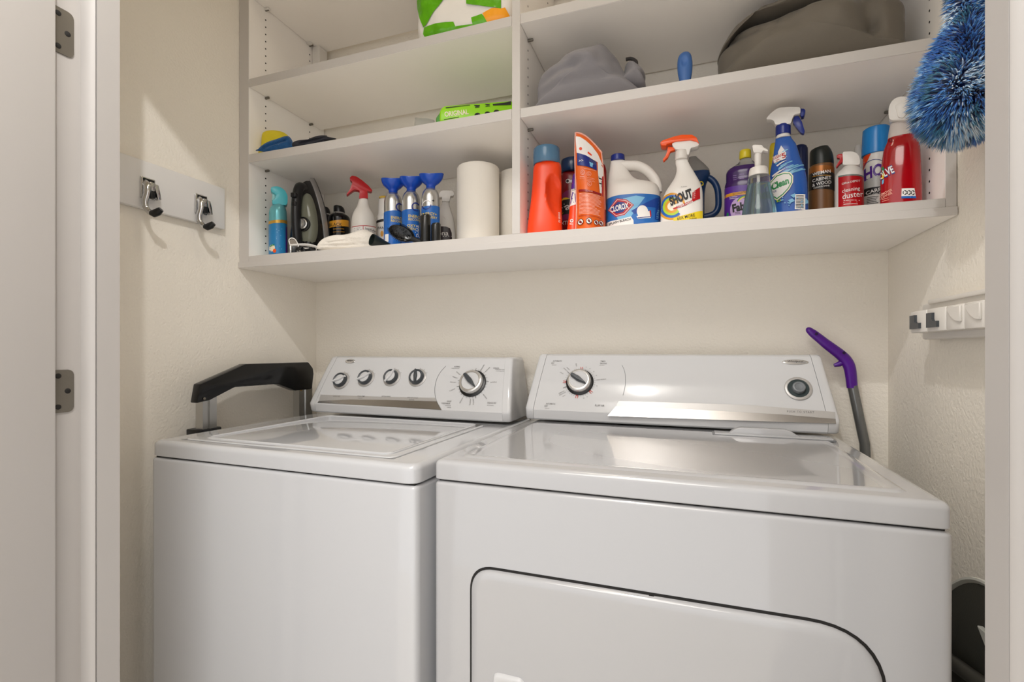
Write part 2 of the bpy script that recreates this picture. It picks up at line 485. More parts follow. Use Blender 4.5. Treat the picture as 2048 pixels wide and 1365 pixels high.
# the lid that lifts: raised bead round a flat panel
lx0, lx1, ly0, ly1 = .062, .612, .030, .452
t = BM()
soft_slab(t, lx0, lx1, ly0, ly1, wa.ztop - .0045, wa.ztop - .0005, .02, .003, 3)
part('lid', t, ENAM, wa.t)
t = BM()
bead = [(x, y) for x, y in rrect(lx0 + .045, lx1 - .02, ly0 + .018, ly1 - .012, .02, 4)]
for sc, z in ((0, 0),):
    pts = [(x, y, wa.ztop - .0004) for x, y in bead] + [(bead[0][0], bead[0][1], wa.ztop - .0004)]
    tube(t, pts, .0035, 8, squash=.9)
part('lid_bead', t, ENAM, wa.t)
t = BM(); box(t, lx0 - .003, lx1 + .003, ly0 - .003, ly1 + .003, wa.ztop - .004, wa.ztop - .0026, .001, 1); part('lid_gap', t, GREY, wa.t)
wa.console(.005, .007, .9121, .4734, .026, .540, 1.0834, .030, .031)

def ticks(bm, ap, cx, cz, r0, r1, angs, wd=.0008, lift=.0007):
    for a in angs:
        c, s_ = math.cos(a), math.sin(a)
        q = [(cx + r * c - k * s_, cz + r * s_ + k * c) for r, k in ((r0, -wd / 2), (r1, -wd / 2), (r1, wd / 2), (r0, wd / 2))]
        add_poly(bm, q, ap.face, lift, maxe=.5)
def small_knob(ap, u, v, ang, r=.0268, leafy=True):
    x, z = ap.fp(u, v)
    M = ap.fm(x, z)
    t = BM(); lathe(t, [(r * 1.06, 0), (r * 1.06, .0015), (r * .98, .0026), (r * .5, .0028)], 36, M, cap0=False)
    k = part('knob', t, STRIPG, ap.t)
    t = BM(); M2 = M @ Matrix.Translation((0, 0, .002))
    lathe(t, [(r * .84, 0), (r * .86, .008), (r * .80, .0125), (r * .70, .013), (r * .62, .0115), (r * .60, .007)], 36, M2, cap1=False)
    part('knob_ring', t, DGREY, k)
    t = BM(); lathe(t, [(r * .63, .006), (r * .63, .010), (r * .55, .0112), (0.0005, .0116)], 32, M2, cap0=False)
    part('knob_face', t, PANEL, k)
    t = BM(); Mr = M2 @ Matrix.Rotation(ang, 4, 'Z')
    out = poly_path([(-.86 * r, -.10 * r), (0, -.24 * r), (.86 * r, -.10 * r), (.9 * r, .10 * r), (0, .24 * r), (-.86 * r, .10 * r)], .0015, 2)
    rings(t, [[Mr @ Vector((px, py, .010)) for px, py in out], [Mr @ Vector((px * .97, py * .8, .0155)) for px, py in out], [Mr @ Vector((px * .93, py * .5, .0168)) for px, py in out]])
    part('pointer', t, DGREY if leafy else PANEL, k)
    return x, z
KN = [(684, 763, .45, False), (733.5, 758, .55, False), (785, 756.5, 1.1, False), (836, 757, -1.35, True)]
tk = BM()
for u, v, a, lf in KN:
    x, z = small_knob(wa, u, v, a, leafy=lf)
    ticks(tk, wa, x, z, .0295, .0325, [PI / 2 + d for d in (-1.0, -.5, 0, .5, 1.0)], .0009)
def timer_knob(ap, u, v, ang, r):
    x, z = ap.fp(u, v); M = ap.fm(x, z)
    t = BM(); lathe(t, [(r * 1.1, 0), (r * 1.1, .002), (r, .004), (r * .9, .0045)], 44, M, cap0=False)
    k = part('timer_knob', t, BLACK, ap.t)
    t = BM(); M2 = M @ Matrix.Translation((0, 0, .003))
    lathe(t, [(r * .93, 0), (r * .93, .012), (r * .90, .0155), (r * .82, .017), (r * .72, .0168), (r * .70, .0158), (.0005, .0158)], 44, M2, cap0=False)
    part('knob_face', t, CHROMEP, k)
    t = BM(); lathe(t, [(r * .70, .0150), (r * .70, .0164), (.0005, .0166)], 40, M2, cap0=False); part('knob_plate', t, PANEL, k)
    t = BM(); Mr = M2 @ Matrix.Rotation(ang, 4, 'Z')
    out = poly_path([(-.72 * r, -.13 * r), (0, -.2 * r), (.70 * r, -.04 * r), (.72 * r, .04 * r), (0, .2 * r), (-.72 * r, .16 * r)], .003, 3)
    rings(t, [[Mr @ Vector((px, py, .0160)) for px, py in out], [Mr @ Vector((px * .98, py * .9, .0250)) for px, py in out], [Mr @ Vector((px * .93, py * .55, .0275)) for px, py in out]])
    part('pointer', t, DGREY, k)
    return x, z
CHROMEP = mat('satin_silver', (206, 204, 201), .22, metal=.75, var=.02)
cx, cz = timer_knob(wa, 946, 768.5, -.75, .0365)
ticks(tk, wa, cx, cz, .0405, .045, [2 * PI * i / 28 for i in range(28)], .0008)
ticks(tk, wa, cx, cz, .0385, .048, [PI / 2, PI / 2 - .35, 2.98, -1.15, -2.9, .15], .0013)
FS = wa.face
def con_text(bm, ap, s, u, v, h, wide=None, rot=0, bold=.004, **k):
    x, z = ap.fp(u, v); add_text(bm, s, ap.face, x, z, h, rot, wide, .0007, bold, **k)
con_text(tk, wa, 'LOAD SIZE', 674, 793.5, .0042, .026)
con_text(tk, wa, 'WASH TEMP', 723, 793.5, .0042, .027); con_text(tk, wa, 'RINSE COLD', 721, 797.5, .0022, .016)
con_text(tk, wa, 'EXTRA RINSE', 773, 794, .0042, .030)
con_text(tk, wa, 'END OF CYCLE', 826, 796.5, .0042, .034); con_text(tk, wa, 'SIGNAL', 824, 800.5, .0042, .018)
con_text(tk, wa, 'NORMAL', 915, 734.5, .0046, .020); con_text(tk, wa, '2 SPEED FAST/SLOW', 911, 738, .0024, .026)
con_text(tk, wa, 'CASUAL', 993, 737, .0046, .018); con_text(tk, wa, 'PERMANENT PRESS', 1001, 740, .0024, .030); con_text(tk, wa, 'FAST/SLOW', 1001, 743.5, .0024, .026)
con_text(tk, wa, 'HAND', 899, 803.5, .0046, .014); con_text(tk, wa, 'WASHABLES', 892, 807.5, .0046, .027); con_text(tk, wa, 'SLOW/SLOW', 896, 812, .0024, .018); con_text(tk, wa, 'GENTLE', 898, 815.5, .0024, .013)
con_text(tk, wa, 'DELICATES', 984, 807, .0046, .025); con_text(tk, wa, 'SLOW/SLOW', 981, 811.5, .0024, .020)
for s_, a in (('REGULAR', 2.55), ('HEAVY', 2.82), ('SUPER WASH', 3.1), ('LIGHT', -2.75), ('SOAK', 1.25), ('RINSE', .95), ('SPIN', .1), ('PRE WASH', -.75), ('KNITS', -1.5), ('QUICK', -1.95), ('GENTLE', -1.35)):
    add_text(tk, s_, wa.face, cx + .062 * math.cos(a), cz + .055 * math.sin(a), .0034, a if abs(a) < 1.6 else a + PI, .018, .0007)
part('lettering', tk, PRINT, wa.t, smooth=False, kind='stuff')
t = BM()
xa, za = wa.fp(636, 801)
def wf(u, v): return wa.fp(u, v)
add_poly(t, [wf(642, 790.5), wf(760, 794.5), wf(871, 797), wf(874, 803.5), wf(760, 800.5), wf(638, 802)], wa.face, .0004, maxe=.3)
part('control_strip', t, STRIPG, wa.t, smooth=False)
t = BM(); add_poly(t, [wf(638, 802.5), wf(700, 799.8), wf(780, 801), wf(874.5, 804), wf(878, 812), wf(883, 820.5), wf(760, 813), wf(635, 806)], wa.face, .0004, maxe=.3)
part('silver_wedge', t, STRIP, wa.t, smooth=False)
t = BM()
arc = [wf(u, v) for u, v in ((892, 733), (880, 748), (873, 764), (870.5, 780), (871.5, 796), (876, 808), (883, 820.5))]
arc = [(p.x, p.y) for p in smooth_path([(a, c, 0) for a, c in arc], 5)]
tube(t, [wa.face(x, z, .0002) for x, z in arc], .0006, 6); part('groove', t, GREY, wa.t)
def badge(ap, u, v, rx, rz, name):
    x, z = ap.fp(u, v)
    t = BM(); M = ap.fm(x, z)
    rs = []
    for f, h in ((1, 0), (1, .0016), (.9, .003), (.82, .0032)):
        rs.append([M @ Vector((rx * f * math.cos(2 * PI * i / 40), rz * f * math.sin(2 * PI * i / 40), h)) for i in range(40)])
    rings(t, rs); bd = part('badge', t, CHROMEP, ap.t)
    t = BM(); add_text(t, name, ap.face, x - rx * .02, z + rz * .1, rz * .62, 0, rx * 1.2, .0036, .006, shear=.2)
    part('lettering', t, PRINTK, bd, smooth=False, kind='stuff')
badge(wa, 701, 723.5, .0195, .0075, 'Whirlpool')
t = BM()
con_u = [wa.fp(u, v) for u, v in ((952, 813),)]

# ---------------------------------------------------------------- dryer
dr = Appliance('dryer', 'white front loading clothes dryer with one timer knob right of the washer', 'clothes dryer', .8335, -.6615, -.0065, .737, .9147, .0372, .49, .640, DENAM)
t = BM(); soft_slab(t, .0015, dr.w - .0025, 0, dr.depth, dr.zs, dr.ztop - .003, .010, .010, 6); part('top', t, DENAM, dr.t)
# shallow raised field on the dryer top
t = BM()
rs = []
for i, z in ((.0, -.0032), (.004, -.0008), (.007, 0), (.012, 0), (.016, -.0006)):
    rs.append([(x, y, dr.ztop + z) for x, y in rrect(.035 + i, dr.w - .035 - i, .030 + i, .468 - i, .02)])
rings(t, rs, cap0=False); part('top_panel', t, DENAM, dr.t, angle=60)
dr.console(.009, .003, .9185, .490, .027, .557, 1.0930, .029, .026)
# lint screen hatch at the back right of the top
p0, p1 = dr.top(1432, 879), dr.top(1666, 881)
yb = .458
t = BM(); box(t, p0.x, p1.x, yb - .034, yb + .006, dr.ztop - .002, dr.ztop + .0035, .002); ls = part('lint_screen', t, DENAM, dr.t)
t = BM(); box(t, p0.x - .004, p1.x + .004, yb - .037, yb + .008, dr.ztop - .002, dr.ztop + .0006, .0005, 1); part('slot', t, GREY, ls)
hx0, hx1 = p0.x + .028, p1.x - .06
t = BM(); out = poly_path([(hx0, dr.ztop + .002), (hx1, dr.ztop + .002), (hx1 - .022, dr.ztop + .017), (hx0 + .02, dr.ztop + .017)], [0, 0, .012, .012], 5)
prism(t, out, yb - .026, yb - .006, .003); part('lint_handle', t, DENAM, ls)
# dial, start button, print
tk = BM(); tr_ = BM()
cx, cz = timer_knob(dr, 1160, 766, -.55, .0335)
ticks(tk, dr, cx, cz, .0385, .042, [2 * PI * i / 40 for i in range(40)], .0006)
ticks(tk, dr, cx, cz, .036, .047, [2.45, -2.75], .0016)
for a in (PI / 2 - .02, PI, -PI / 2 - .1, -.70):
    ticks(tr_, dr, cx, cz, .0375, .046, [a - .055, a + .055], .0016)
    ticks(tr_, dr, cx, cz, .0372, .0388, [a + d for d in (-.03, 0, .03)], .0016)
con_text(tk, dr, 'AUTOMATIC', 1115, 723, .0046, .026); con_text(tk, dr, 'DRY', 1106, 727.5, .0046, .009); con_text(tk, dr, 'HIGH HEAT', 1108.5, 731, .0024, .013)
con_text(tk, dr, 'TIMED', 1206, 723.5, .0046, .0135); con_text(tk, dr, 'DRYING', 1207, 728, .0046, .018); con_text(tk, dr, 'HIGH HEAT', 1204, 731.5, .0024, .013)
con_text(tk, dr, 'AUTOMATIC', 1101.5, 808.5, .0046, .026); con_text(tk, dr, 'DRY', 1092.5, 813, .0046, .009); con_text(tk, dr, 'LOW HEAT', 1094.5, 817.5, .0024, .012)
con_text(tk, dr, 'FLUFF AIR', 1199.5, 812, .0050, .024)
add_text(tk, 'NORMAL DRY', dr.face, cx - .042, cz + .036, .0028, -.75, .018, .0007); add_text(tk, 'ENERGY', dr.face, cx - .036, cz + .040, .0028, -.75, .012, .0007)
add_text(tk, 'MORE DRY', dr.face, cx - .015, cz + .052, .0028, -1.25, .011, .0007); add_text(tk, 'LESS DRY', dr.face, cx - .052, cz + .026, .0028, -.5, .011, .0007)
add_text(tk, 'DAMP DRY', dr.face, cx - .046, cz - .030, .0030, .55, .017, .0007); add_text(tk, 'DELICATE', dr.face, cx - .043, cz - .034, .0030, .55, .019, .0007); add_text(tk, 'KNIT', dr.face, cx - .038, cz - .040, .0028, .55, .008, .0007)
add_text(tk, 'ENERGY PREFERRED', dr.face, cx + .056, cz + .009, .0028, .15, .026, .0007)
for a, s_ in ((.45, '40'), (.75, '50'), (1.05, '60'), (1.3, '70'), (-.2, '20'), (-1.05, '10'), (-1.25, '20')):
    add_text(tk, s_, dr.face, cx + .047 * math.cos(a), cz + .047 * math.sin(a), .0028, 0, None, .0007)
x, z = dr.fp(1600.5, 825); add_text(tk, 'P U S H   T O   S T A R T', dr.face, x, z, .0050, 0, .0535, .0009, .008)
part('lettering', tk, PRINT, dr.t, smooth=False, kind='stuff')
part('heat_marks', tr_, PRINTR, dr.t, smooth=False, kind='stuff')
x, z = dr.fp(1596, 779); M = dr.fm(x, z)
t = BM(); lathe(t, [(.0285, 0), (.0285, .0018), (.0265, .003), (.0225, .003), (.0222, .0012)], 48, M, cap0=False, cap1=False)
bt = part('start_button', t, STRIPG, dr.t)
t = BM(); lathe(t, [(.0225, .0008), (.0225, .0010), (.0005, .0010)], 40, M, cap0=False, cap1=False); part('button_well', t, mat('well_dark', (40, 52, 54), .35), bt)
t = BM(); lathe(t, [(.0135, .001), (.0135, .010), (.0125, .0122), (.0105, .013), (.009, .0128), (.0075, .0112), (.0005, .0105)], 40, M, cap0=False); part('button_cap', t, mat('button_grey', (112, 116, 120), .35), bt)
badge(dr, 1590, 725.5, .0275, .0068, 'Whirlpool')
def df(u, v): return dr.fp(u, v)
t = BM(); add_poly(t, [df(1238, 803), df(1400, 808), df(1500, 811.5), df(1670, 825), df(1671, 838.5), df(1560, 829.5), df(1400, 820.5), df(1232, 813.5)], dr.face, .0004, maxe=.4); part('control_strip', t, STRIPG, dr.t, smooth=False)
t = BM(); add_poly(t, [df(1232, 813.6), df(1400, 820.6), df(1560, 829.6), df(1671, 838.6), df(1672, 848), df(1560, 844.5), df(1400, 839.0), df(1215, 832.5)], dr.face, .0004, maxe=.4); part('silver_wedge', t, STRIP, dr.t, smooth=False)
t = BM()
arc = [(p.x, p.y) for p in smooth_path([(a, c, 0) for a, c in [df(u, v) for u, v in ((1244, 731), (1249.5, 744), (1251, 760), (1250, 776), (1246, 792))]], 5)]
tube(t, [dr.face(px, pz, .0002) for px, pz in arc], .0005, 6); part('groove', t, GREY, dr.t)
# front door: dark gap, slightly pillowed panel, recessed pull
def frontp(u, v):
    R = dr.inv.to_3x3(); o = dr.inv @ CAM; d = R @ ray(u, v); k = (0 - o.y) / d.y; p = o + d * k
    return p.x, p.z
dl = frontp(945, 1250)[0]; dtop = frontp(989, 1141)[1]; drr = frontp(1760, 1330)[0]; dtr = frontp(1620, 1243)[1]
dx1 = frontp(1768, 1330)[0]
zb = .30
dout = [(dl, zb), (dx1, zb), (dx1, dtr), (dl, dtop)]
ro = poly_path(dout, [.02, .02, .088, .040], 10)
t = BM()
def grow(pts, g):
    c = Vector((sum(p[0] for p in pts) / len(pts), sum(p[1] for p in pts) / len(pts)))
    out = []
    n = len(pts)
    for i in range(n):
        a, c2 = Vector(pts[i - 1]), Vector(pts[(i + 1) % n]); d = (c2 - a)
        nrm = Vector((d.y, -d.x)).normalized()
        out.append((pts[i][0] + nrm.x * g, pts[i][1] + nrm.y * g))
    return out
rings(t, [[(x, -.0003, z) for x, z in grow(ro, .0045)], [(x, .012, z) for x, z in grow(ro, .004)]])
part('door_gap', t, DARK, dr.t)
t = BM()
rs = [[(x, .010, z) for x, z in grow(ro, .0004)], [(x, -.004, z) for x, z in grow(ro, 0)]]
for g, y in ((-.0015, -.0065), (-.004, -.0085), (-.008, -.0098), (-.014, -.0102)):
    rs.append([(x, y, z) for x, z in grow(ro, g)])
rings(t, rs); door = part('door', t, DENAM, dr.t, angle=50)
px0, pz1 = frontp(991, 1336); px1 = frontp(1054, 1345)[0]
t = BM()
hx0, hx1, hz0, hz1 = px0, px1, pz1 - .12, pz1
o1 = rrect(hx0, hx1, hz0, hz1, .012)
i1 = rrect(hx0 + .012, hx1 - .010, hz0 + .012, hz1 - .018, .008)
rings(t, [[(x, -.0100, z) for x, z in o1], [(x, -.0150, z) for x, z in grow(o1, -.002)], [(x, -.0158, z) for x, z in grow(o1, -.004)], [(x, -.0145, z) for x, z in i1], [(x, -.0108, z) for x, z in grow(i1, -.003)]], cap0=False)
hd = part('door_handle', t, PANEL, door, angle=50)
t = BM(); xm = hx0 + (hx1 - hx0) * .46
box(t, xm, hx1 - .013, -.0125, -.0106, hz0 + .016, hz1 - .03, .001); part('pull_recess', t, GREY, door)
x, z = frontp(1303, 1195)
t = BM(); box(t, x - .004, x + .004, -.003, .004, z - .0035, z + .003, .0012); part('door_bumper', t, DARK, dr.t)
# ================================================================== goods on the shelves: helpers
FWD = Vector((-SY, CY))
class Slot:
    """a standing place: picture column u, real depth Y, shelf height; its thing faces the doorway"""
    def __init__(s, u, Y, base, turn=0):
        p = at(u, 500, Y=Y); base += .0006; s.loc = Vector((p.x, Y, base)); s.uc = u; s.base = base
        d = Vector((CAM.x - p.x, CAM.y - Y)); s.dist = d.length
        s.face = math.atan2(d.x, -d.y); s.rz = s.face + turn
        s.a0 = math.atan((u - 1024) / FPX)
        s.ex = Vector((math.cos(s.face), math.sin(s.face))); s.ey = Vector((-math.sin(s.face), math.cos(s.face)))
    def pt(s, u, v, r=0):
        a = math.atan((u - 1024) / FPX) - s.a0
        x = (s.dist - r) * math.tan(a)
        q = Vector((s.loc.x - CAM.x, s.loc.y - CAM.y)) + s.ex * x - s.ey * r
        dep = q.dot(FWD)
        return x, (HORIZON - v) * dep / FPX + CAM.z - s.base
    def px(s): return s.pt(s.uc + 1, 400)[0]
def pchip(xs, ys, x):
    n = len(xs)
    h = [xs[i + 1] - xs[i] for i in range(n - 1)]; dl = [(ys[i + 1] - ys[i]) / h[i] for i in range(n - 1)]
    m = [dl[0]] + [0 if dl[i - 1] * dl[i] <= 0 else 2 * dl[i - 1] * dl[i] / (dl[i - 1] + dl[i]) for i in range(1, n - 1)] + [dl[-1]]
    i = max(0, min(n - 2, next((k for k in range(n - 1) if x <= xs[k + 1]), n - 2)))
    t = max(0, min(1, (x - xs[i]) / h[i]))
    return ys[i] * (2 * t ** 3 - 3 * t * t + 1) + h[i] * m[i] * (t ** 3 - 2 * t * t + t) + ys[i + 1] * (-2 * t ** 3 + 3 * t * t) + h[i] * m[i + 1] * (t ** 3 - t * t)
class Body:
    """container body: cross sections (z, cx, rx, ry) joined smoothly, superelliptic plan"""
    def __init__(s, secs, n=2.0, cy=0):
        s.z = [q[0] for q in secs]; s.c = [q[1] for q in secs]; s.rx = [q[2] for q in secs]; s.ry = [q[3] for q in secs]; s.n = n; s.cy = cy
        s.dent = None
    def ev(s, z): return pchip(s.z, s.c, z), pchip(s.z, s.rx, z), pchip(s.z, s.ry, z)
    def front(s, x, z, off=0):
        z = max(s.z[0], min(s.z[-1], z)); c, rx, ry = s.ev(z)
        rx += off; ry += off
        t = max(-.996, min(.996, (x - c) / rx))
        y = s.cy - ry * (1 - abs(t) ** s.n) ** (1 / s.n)
        if s.dent: y += s.dent(x, z)
        return Vector((c + t * rx, y, z))
    def map(s): return lambda x, z, off: s.front(x, z, off)
    def mesh(s, bm, sub=3, seg=48, z0=None, z1=None, cap0=True, cap1=True, grow=0, mi=0):
        zs = []
        for a, b_ in zip(s.z, s.z[1:]):
            k = max(1, min(sub * 3, int((b_ - a) / .004))) if sub else 1
            zs += [a + (b_ - a) * i / k for i in range(k)]
        zs.append(s.z[-1])
        if z0 is not None: zs = [z0] + [z for z in zs if z0 < z < z1] + [z1]
        rs = []
        for z in zs:
            c, rx, ry = s.ev(z); rx += grow; ry += grow; ring = []
            for i in range(seg):
                a = 2 * PI * i / seg; sa, ca = math.sin(a), math.cos(a)
                x = c + rx * math.copysign(abs(sa) ** (2 / s.n), sa); y = s.cy - ry * math.copysign(abs(ca) ** (2 / s.n), ca)
                if s.dent and ca > 0: y += s.dent(x, z)
                ring.append((x, y, z))
            rs.append(ring)
        return rings(bm, rs, cap0, cap1, mi=mi)
def body_px(sl, rows, ratio=.75, n=2.0, foot=.003, rymax=9):
    """rows of (v, uLeft, uRight) from the top down become a Body standing on the shelf"""
    secs = []
    for v, a, b_ in reversed(rows):
        (xa, za), (xb, zb) = sl.pt(a, v), sl.pt(b_, v)
        secs.append([(za + zb) / 2, (xa + xb) / 2, (xb - xa) / 2, min(rymax, (xb - xa) / 2 * ratio)])
    f = secs[0]
    secs = [s_ for s_ in secs if s_[0] > foot * 2.2]
    secs = [[0, f[1], f[2] - foot, f[3] - foot], [foot * .4, f[1], f[2] - foot * .3, f[3] - foot * .3], [foot, f[1], f[2], f[3]]] + secs
    out = [secs[0]]
    for q in secs[1:]:
        if q[0] <= out[-1][0] + .0003: q = [out[-1][0] + .0004] + q[1:]
        out.append(q)
    return Body(out, n)
class Print:
    """flat print on a Body, drawn by picture points; collected into parts by name and ink"""
    def __init__(s, sl, body, parent, r=None, lift=.0005):
        s.sl, s.b, s.p = sl, body, parent; s.r = r if r is not None else max(body.ry) * .9; s.lift = lift; s.g = {}
    def bm(s, name, m):
        k = (name, m.name)
        if k not in s.g: s.g[k] = (BM(), m)
        return s.g[k][0]
    def xz(s, u, v): return s.sl.pt(u, v, s.r)
    def poly(s, name, m, pts, maxe=.006):
        s.lift += .00008
        add_poly(s.bm(name, m), [s.xz(*p) for p in pts], s.b.map(), s.lift, maxe=maxe)
    def text(s, name, m, t, u, v, h, wide=None, rot=0, bold=.006, shear=0):
        s.lift += .00004
        x, z = s.xz(u, v); x1, _ = s.xz(u + 1, v); k = x1 - x; kz = z - s.xz(u, v + 1)[1]
        add_text(s.bm(name, m), t, s.b.map(), x, z, h * kz, math.radians(rot), wide * k if wide else None, s.lift + .0002, bold, shear)
    def lines(s, name, m, u0, u1, v0, v1, n, h=1.0, slope=0, rag=.25):
        """rows of print too small to read"""
        for i in range(n):
            v = v0 + (v1 - v0) * i / max(1, n - 1); e = u1 - (u1 - u0) * rag * random.random()
            s.lift += .00001
            add_poly(s.bm(name, m), [s.xz(a, b_) for a, b_ in ((u0, v), (e, v + slope * (e - u0)), (e, v + h + slope * (e - u0)), (u0, v + h))], s.b.map(), s.lift, maxe=.012)
    def done(s):
        for (name, _), (bm, m) in s.g.items(): part(name, bm, m, s.p, smooth=True, kind='stuff' if any(k in name for k in ('lettering', 'print', 'lines', 'marks', 'drops', 'streaks', 'symbols', 'signs', 'rings', 'ridges', 'dark_shapes', 'swirl')) else None)
def px_prism(sl, pts, th, bev=.002, r=0, M=None, seg=2, round_=0):
    q = [sl.pt(u, v, r) for u, v in pts]
    if round_: q = poly_path(q, round_, 3)
    t = BM(); prism(t, q, -th / 2 - r, th / 2 - r, bev, seg, M); return t
def std(name, label, cat, sl, group=None): return thing(name, label, cat, sl.loc, sl.face, group)
def ring_px(sl, v0, v1, a, b_, ratio=1.0):
    """short round collar between two picture rows"""
    return body_px_free(sl, [(v0, a, b_), (v1, a, b_)], ratio)
def body_px_free(sl, rows, ratio=1.0, n=2.0, edge=.0008):
    secs = []
    for v, a, b_ in reversed(rows):
        (xa, za), (xb, zb) = sl.pt(a, v), sl.pt(b_, v)
        secs.append([(za + zb) / 2, (xa + xb) / 2, (xb - xa) / 2, (xb - xa) / 2 * ratio])
    a, z = secs[0], secs[-1]
    secs = [[a[0], a[1], a[2] - edge, a[3] - edge]] + [[a[0] + edge, a[1], a[2], a[3]]] + secs[1:-1] + [[z[0] - edge, z[1], z[2], z[3]], [z[0], z[1], z[2] - edge, z[3] - edge]]
    return Body(secs, n)
def free_part(name, sl, rows, m, parent, ratio=1.0, n=2.0, edge=.0008):
    b_ = body_px_free(sl, rows, ratio, n, edge); t = BM(); b_.mesh(t); part(name, t, m, parent); return b_

def gl(name, rgb, rough=.28, **k): return mat(name, rgb, rough, **k)
TEAL = gl('teal_plastic', (74, 186, 200)); ORANGE = gl('orange_plastic', (236, 84, 18)); ORED = gl('orange_red_plastic', (228, 66, 20), .3)
NAVY = gl('navy_plastic', (22, 40, 120)); BLUE = gl('blue_print', (30, 96, 176)); SKY = gl('sky_print', (120, 180, 214)); RED = gl('red_plastic', (178, 16, 24))
DRED = gl('dark_red_print', (140, 18, 28)); YEL = gl('yellow_print', (232, 204, 40)); GOLD = gl('gold_print', (206, 160, 66), .3, metal=.4); GREEN = gl('green_print', (30, 132, 70))
LIME = gl('lime_film', (146, 212, 28), .3); PURP = gl('purple_print', (84, 40, 140)); DPURP = gl('purple_liquid', (56, 26, 86), .15); CREAM = gl('cream_print', (232, 222, 196))
OCHRE = gl('ochre_print', (214, 150, 40)); SILV = gl('silver_can', (196, 196, 196), .25, metal=.9); PINK = gl('pink_film', (232, 168, 150))
BWN = gl('wood_print', (110, 74, 42), .3, bump=(60, .0002)); MILK = gl('milk_plastic', (222, 217, 210), .4); SMOKE = gl('smoke_grey_plastic', (128, 126, 122), .35)
CLEAR = mat('clear_plastic', (236, 240, 240), .06, trans=.95, ior=1.3, var=0); BLUECLEAR = mat('blue_clear_plastic', (112, 160, 196), .12, trans=.6, ior=1.35)
MASKB = mat('mask_blue', (26, 92, 214), .15, trans=.5, ior=1.4); DKBLUE = gl('dark_blue_plastic', (20, 52, 96), .3)
LIQ = mat('clear_blue_liquid', (150, 190, 200), .05, trans=.9, ior=1.33, var=0)
B0 = BZ1
G1 = 'cleaning supplies on the bottom shelf'

# ------------------------------------------------------------------ left bay, bottom level
sl = Slot(556, -.268, B0)
t_ = std('air_freshener_spray', 'turquoise and blue air freshener spray at the far left of the bottom shelf', 'spray can', sl)
b_ = body_px(sl, [(409, 548, 568), (414, 543, 571), (421, 539, 573), (430, 537.5, 574), (508, 537.5, 574.5)], 1.0)
t = BM(); b_.mesh(t); part('can', t, gl('aqua_can', (108, 182, 192), .25, metal=.3), t_)
p_ = Print(sl, b_, t_)
p_.poly('label', gl('freshener_blue', (40, 122, 176)), [(532, 447), (578, 446), (578, 508), (532, 510)]); p_.poly('gold_band', GOLD, [(532, 441), (578, 439.5), (578, 446), (532, 447)])
p_.poly('blossom', CREAM, circ(544, 496, 6, 7)); p_.poly('blossom', GREEN, [(537, 494), (543, 489), (550, 489), (546, 492)]); p_.poly('fruit', ORANGE, circ(549, 502, 3.4, 4)); p_.poly('side_stripe', PURP, [(571.5, 452), (578, 452), (578, 508), (571.5, 508)])
for q in range(9): p_.poly('drops', SKY, circ(552 + random.random() * 18, 455 + random.random() * 46, .8))
p_.done()
t = px_prism(sl, [(545, 411), (544, 404), (549, 402), (553, 392), (545, 388), (541, 382), (543, 377), (553, 375.5), (562, 378), (570, 384), (575, 394), (575, 408), (573, 413)], .030, .006, round_=.004); part('spray_cap', t, TEAL, t_)
t = px_prism(sl, [(543.5, 402), (545, 387), (551, 388), (553, 396), (551, 402)], .012, .002); part('trigger', t, gl('pale_teal', (150, 205, 205)), t_)

# steam iron standing on its heel, face turned to the left
sl = Slot(619, -.206, B0)
tu = -.50
ir = thing('steam_iron', 'black and silver steam iron standing on its heel beside the turquoise spray', 'iron', sl.loc, sl.face + tu)
H = sl.pt(606, 349)[1]
hw = .053
def ogive(k=1.0, g=0, z0=0.0, zt=0):
    pts = []
    for i in range(25):
        f = i / 24; z = z0 + (H - zt - z0) * f
        pts.append(((hw * (1 - f ** 2.3) ** .92) * k + g, z))
    return [(x, z) for x, z in pts] + [(-x, z) for x, z in reversed(pts[:-1])]
def osec(y, k, z0, zt): return [(x, y, z) for x, z in ogive(k, 0, z0, zt)]
t = BM(); rings(t, [osec(.034, .97, .012, .004), osec(.030, 1.0, .010, 0), osec(.026, 1.0, .010, 0)]); part('soleplate', t, BLACK, ir)
t = BM(); rings(t, [osec(.026, .99, .006, .001), osec(.006, .97, .006, .006), osec(.003, .94, .008, .012)]); part('silver_skirt', t, gl('iron_silver', (176, 174, 172), .28, metal=.6), ir)
t = BM(); rings(t, [osec(.0035, .90, 0, .016), osec(-.020, .86, 0, .024), osec(-.044, .74, 0, .040), osec(-.054, .62, .006, .060), osec(-.058, .46, .02, .085)]); part('body', t, SATBLACK, ir, angle=60)
hp = smooth_path([(0, -.036, .215), (0, -.058, .206), (0, -.072, .170), (0, -.076, .110), (0, -.070, .055), (0, -.056, .022), (0, -.035, .02)], 5)
t = BM(); tube(t, hp, [.0118] * len(hp), 14, squash=1.2); part('handle', t, BLACK, ir)
t = BM()
rs = []
for k, y in ((1.0, -.040), (.97, -.050), (.86, -.057), (.66, -.0615), (.36, -.064), (.05, -.0646)):
    rs.append([(.017 + .031 * k * math.cos(a) * (1 - .25 * math.sin(a)), y + .012 * 0, .112 + .082 * k * math.sin(a)) for a in [2 * PI * i / 36 for i in range(36)]])
rings(t, rs); part('water_tank', t, mat('tank_grey_green', (126, 128, 112), .07, trans=.25, ior=1.35), ir, angle=70)
t = BM(); Mk = Matrix.Translation((.016, -.062, .095)) @ Matrix.Rotation(PI / 2, 4, 'X')
lathe(t, [(.021, -.004), (.021, .006), (.018, .008), (.0165, .006), (.016, .004)], 32, Mk); dl_ = part('dial', t, BLACK, ir)
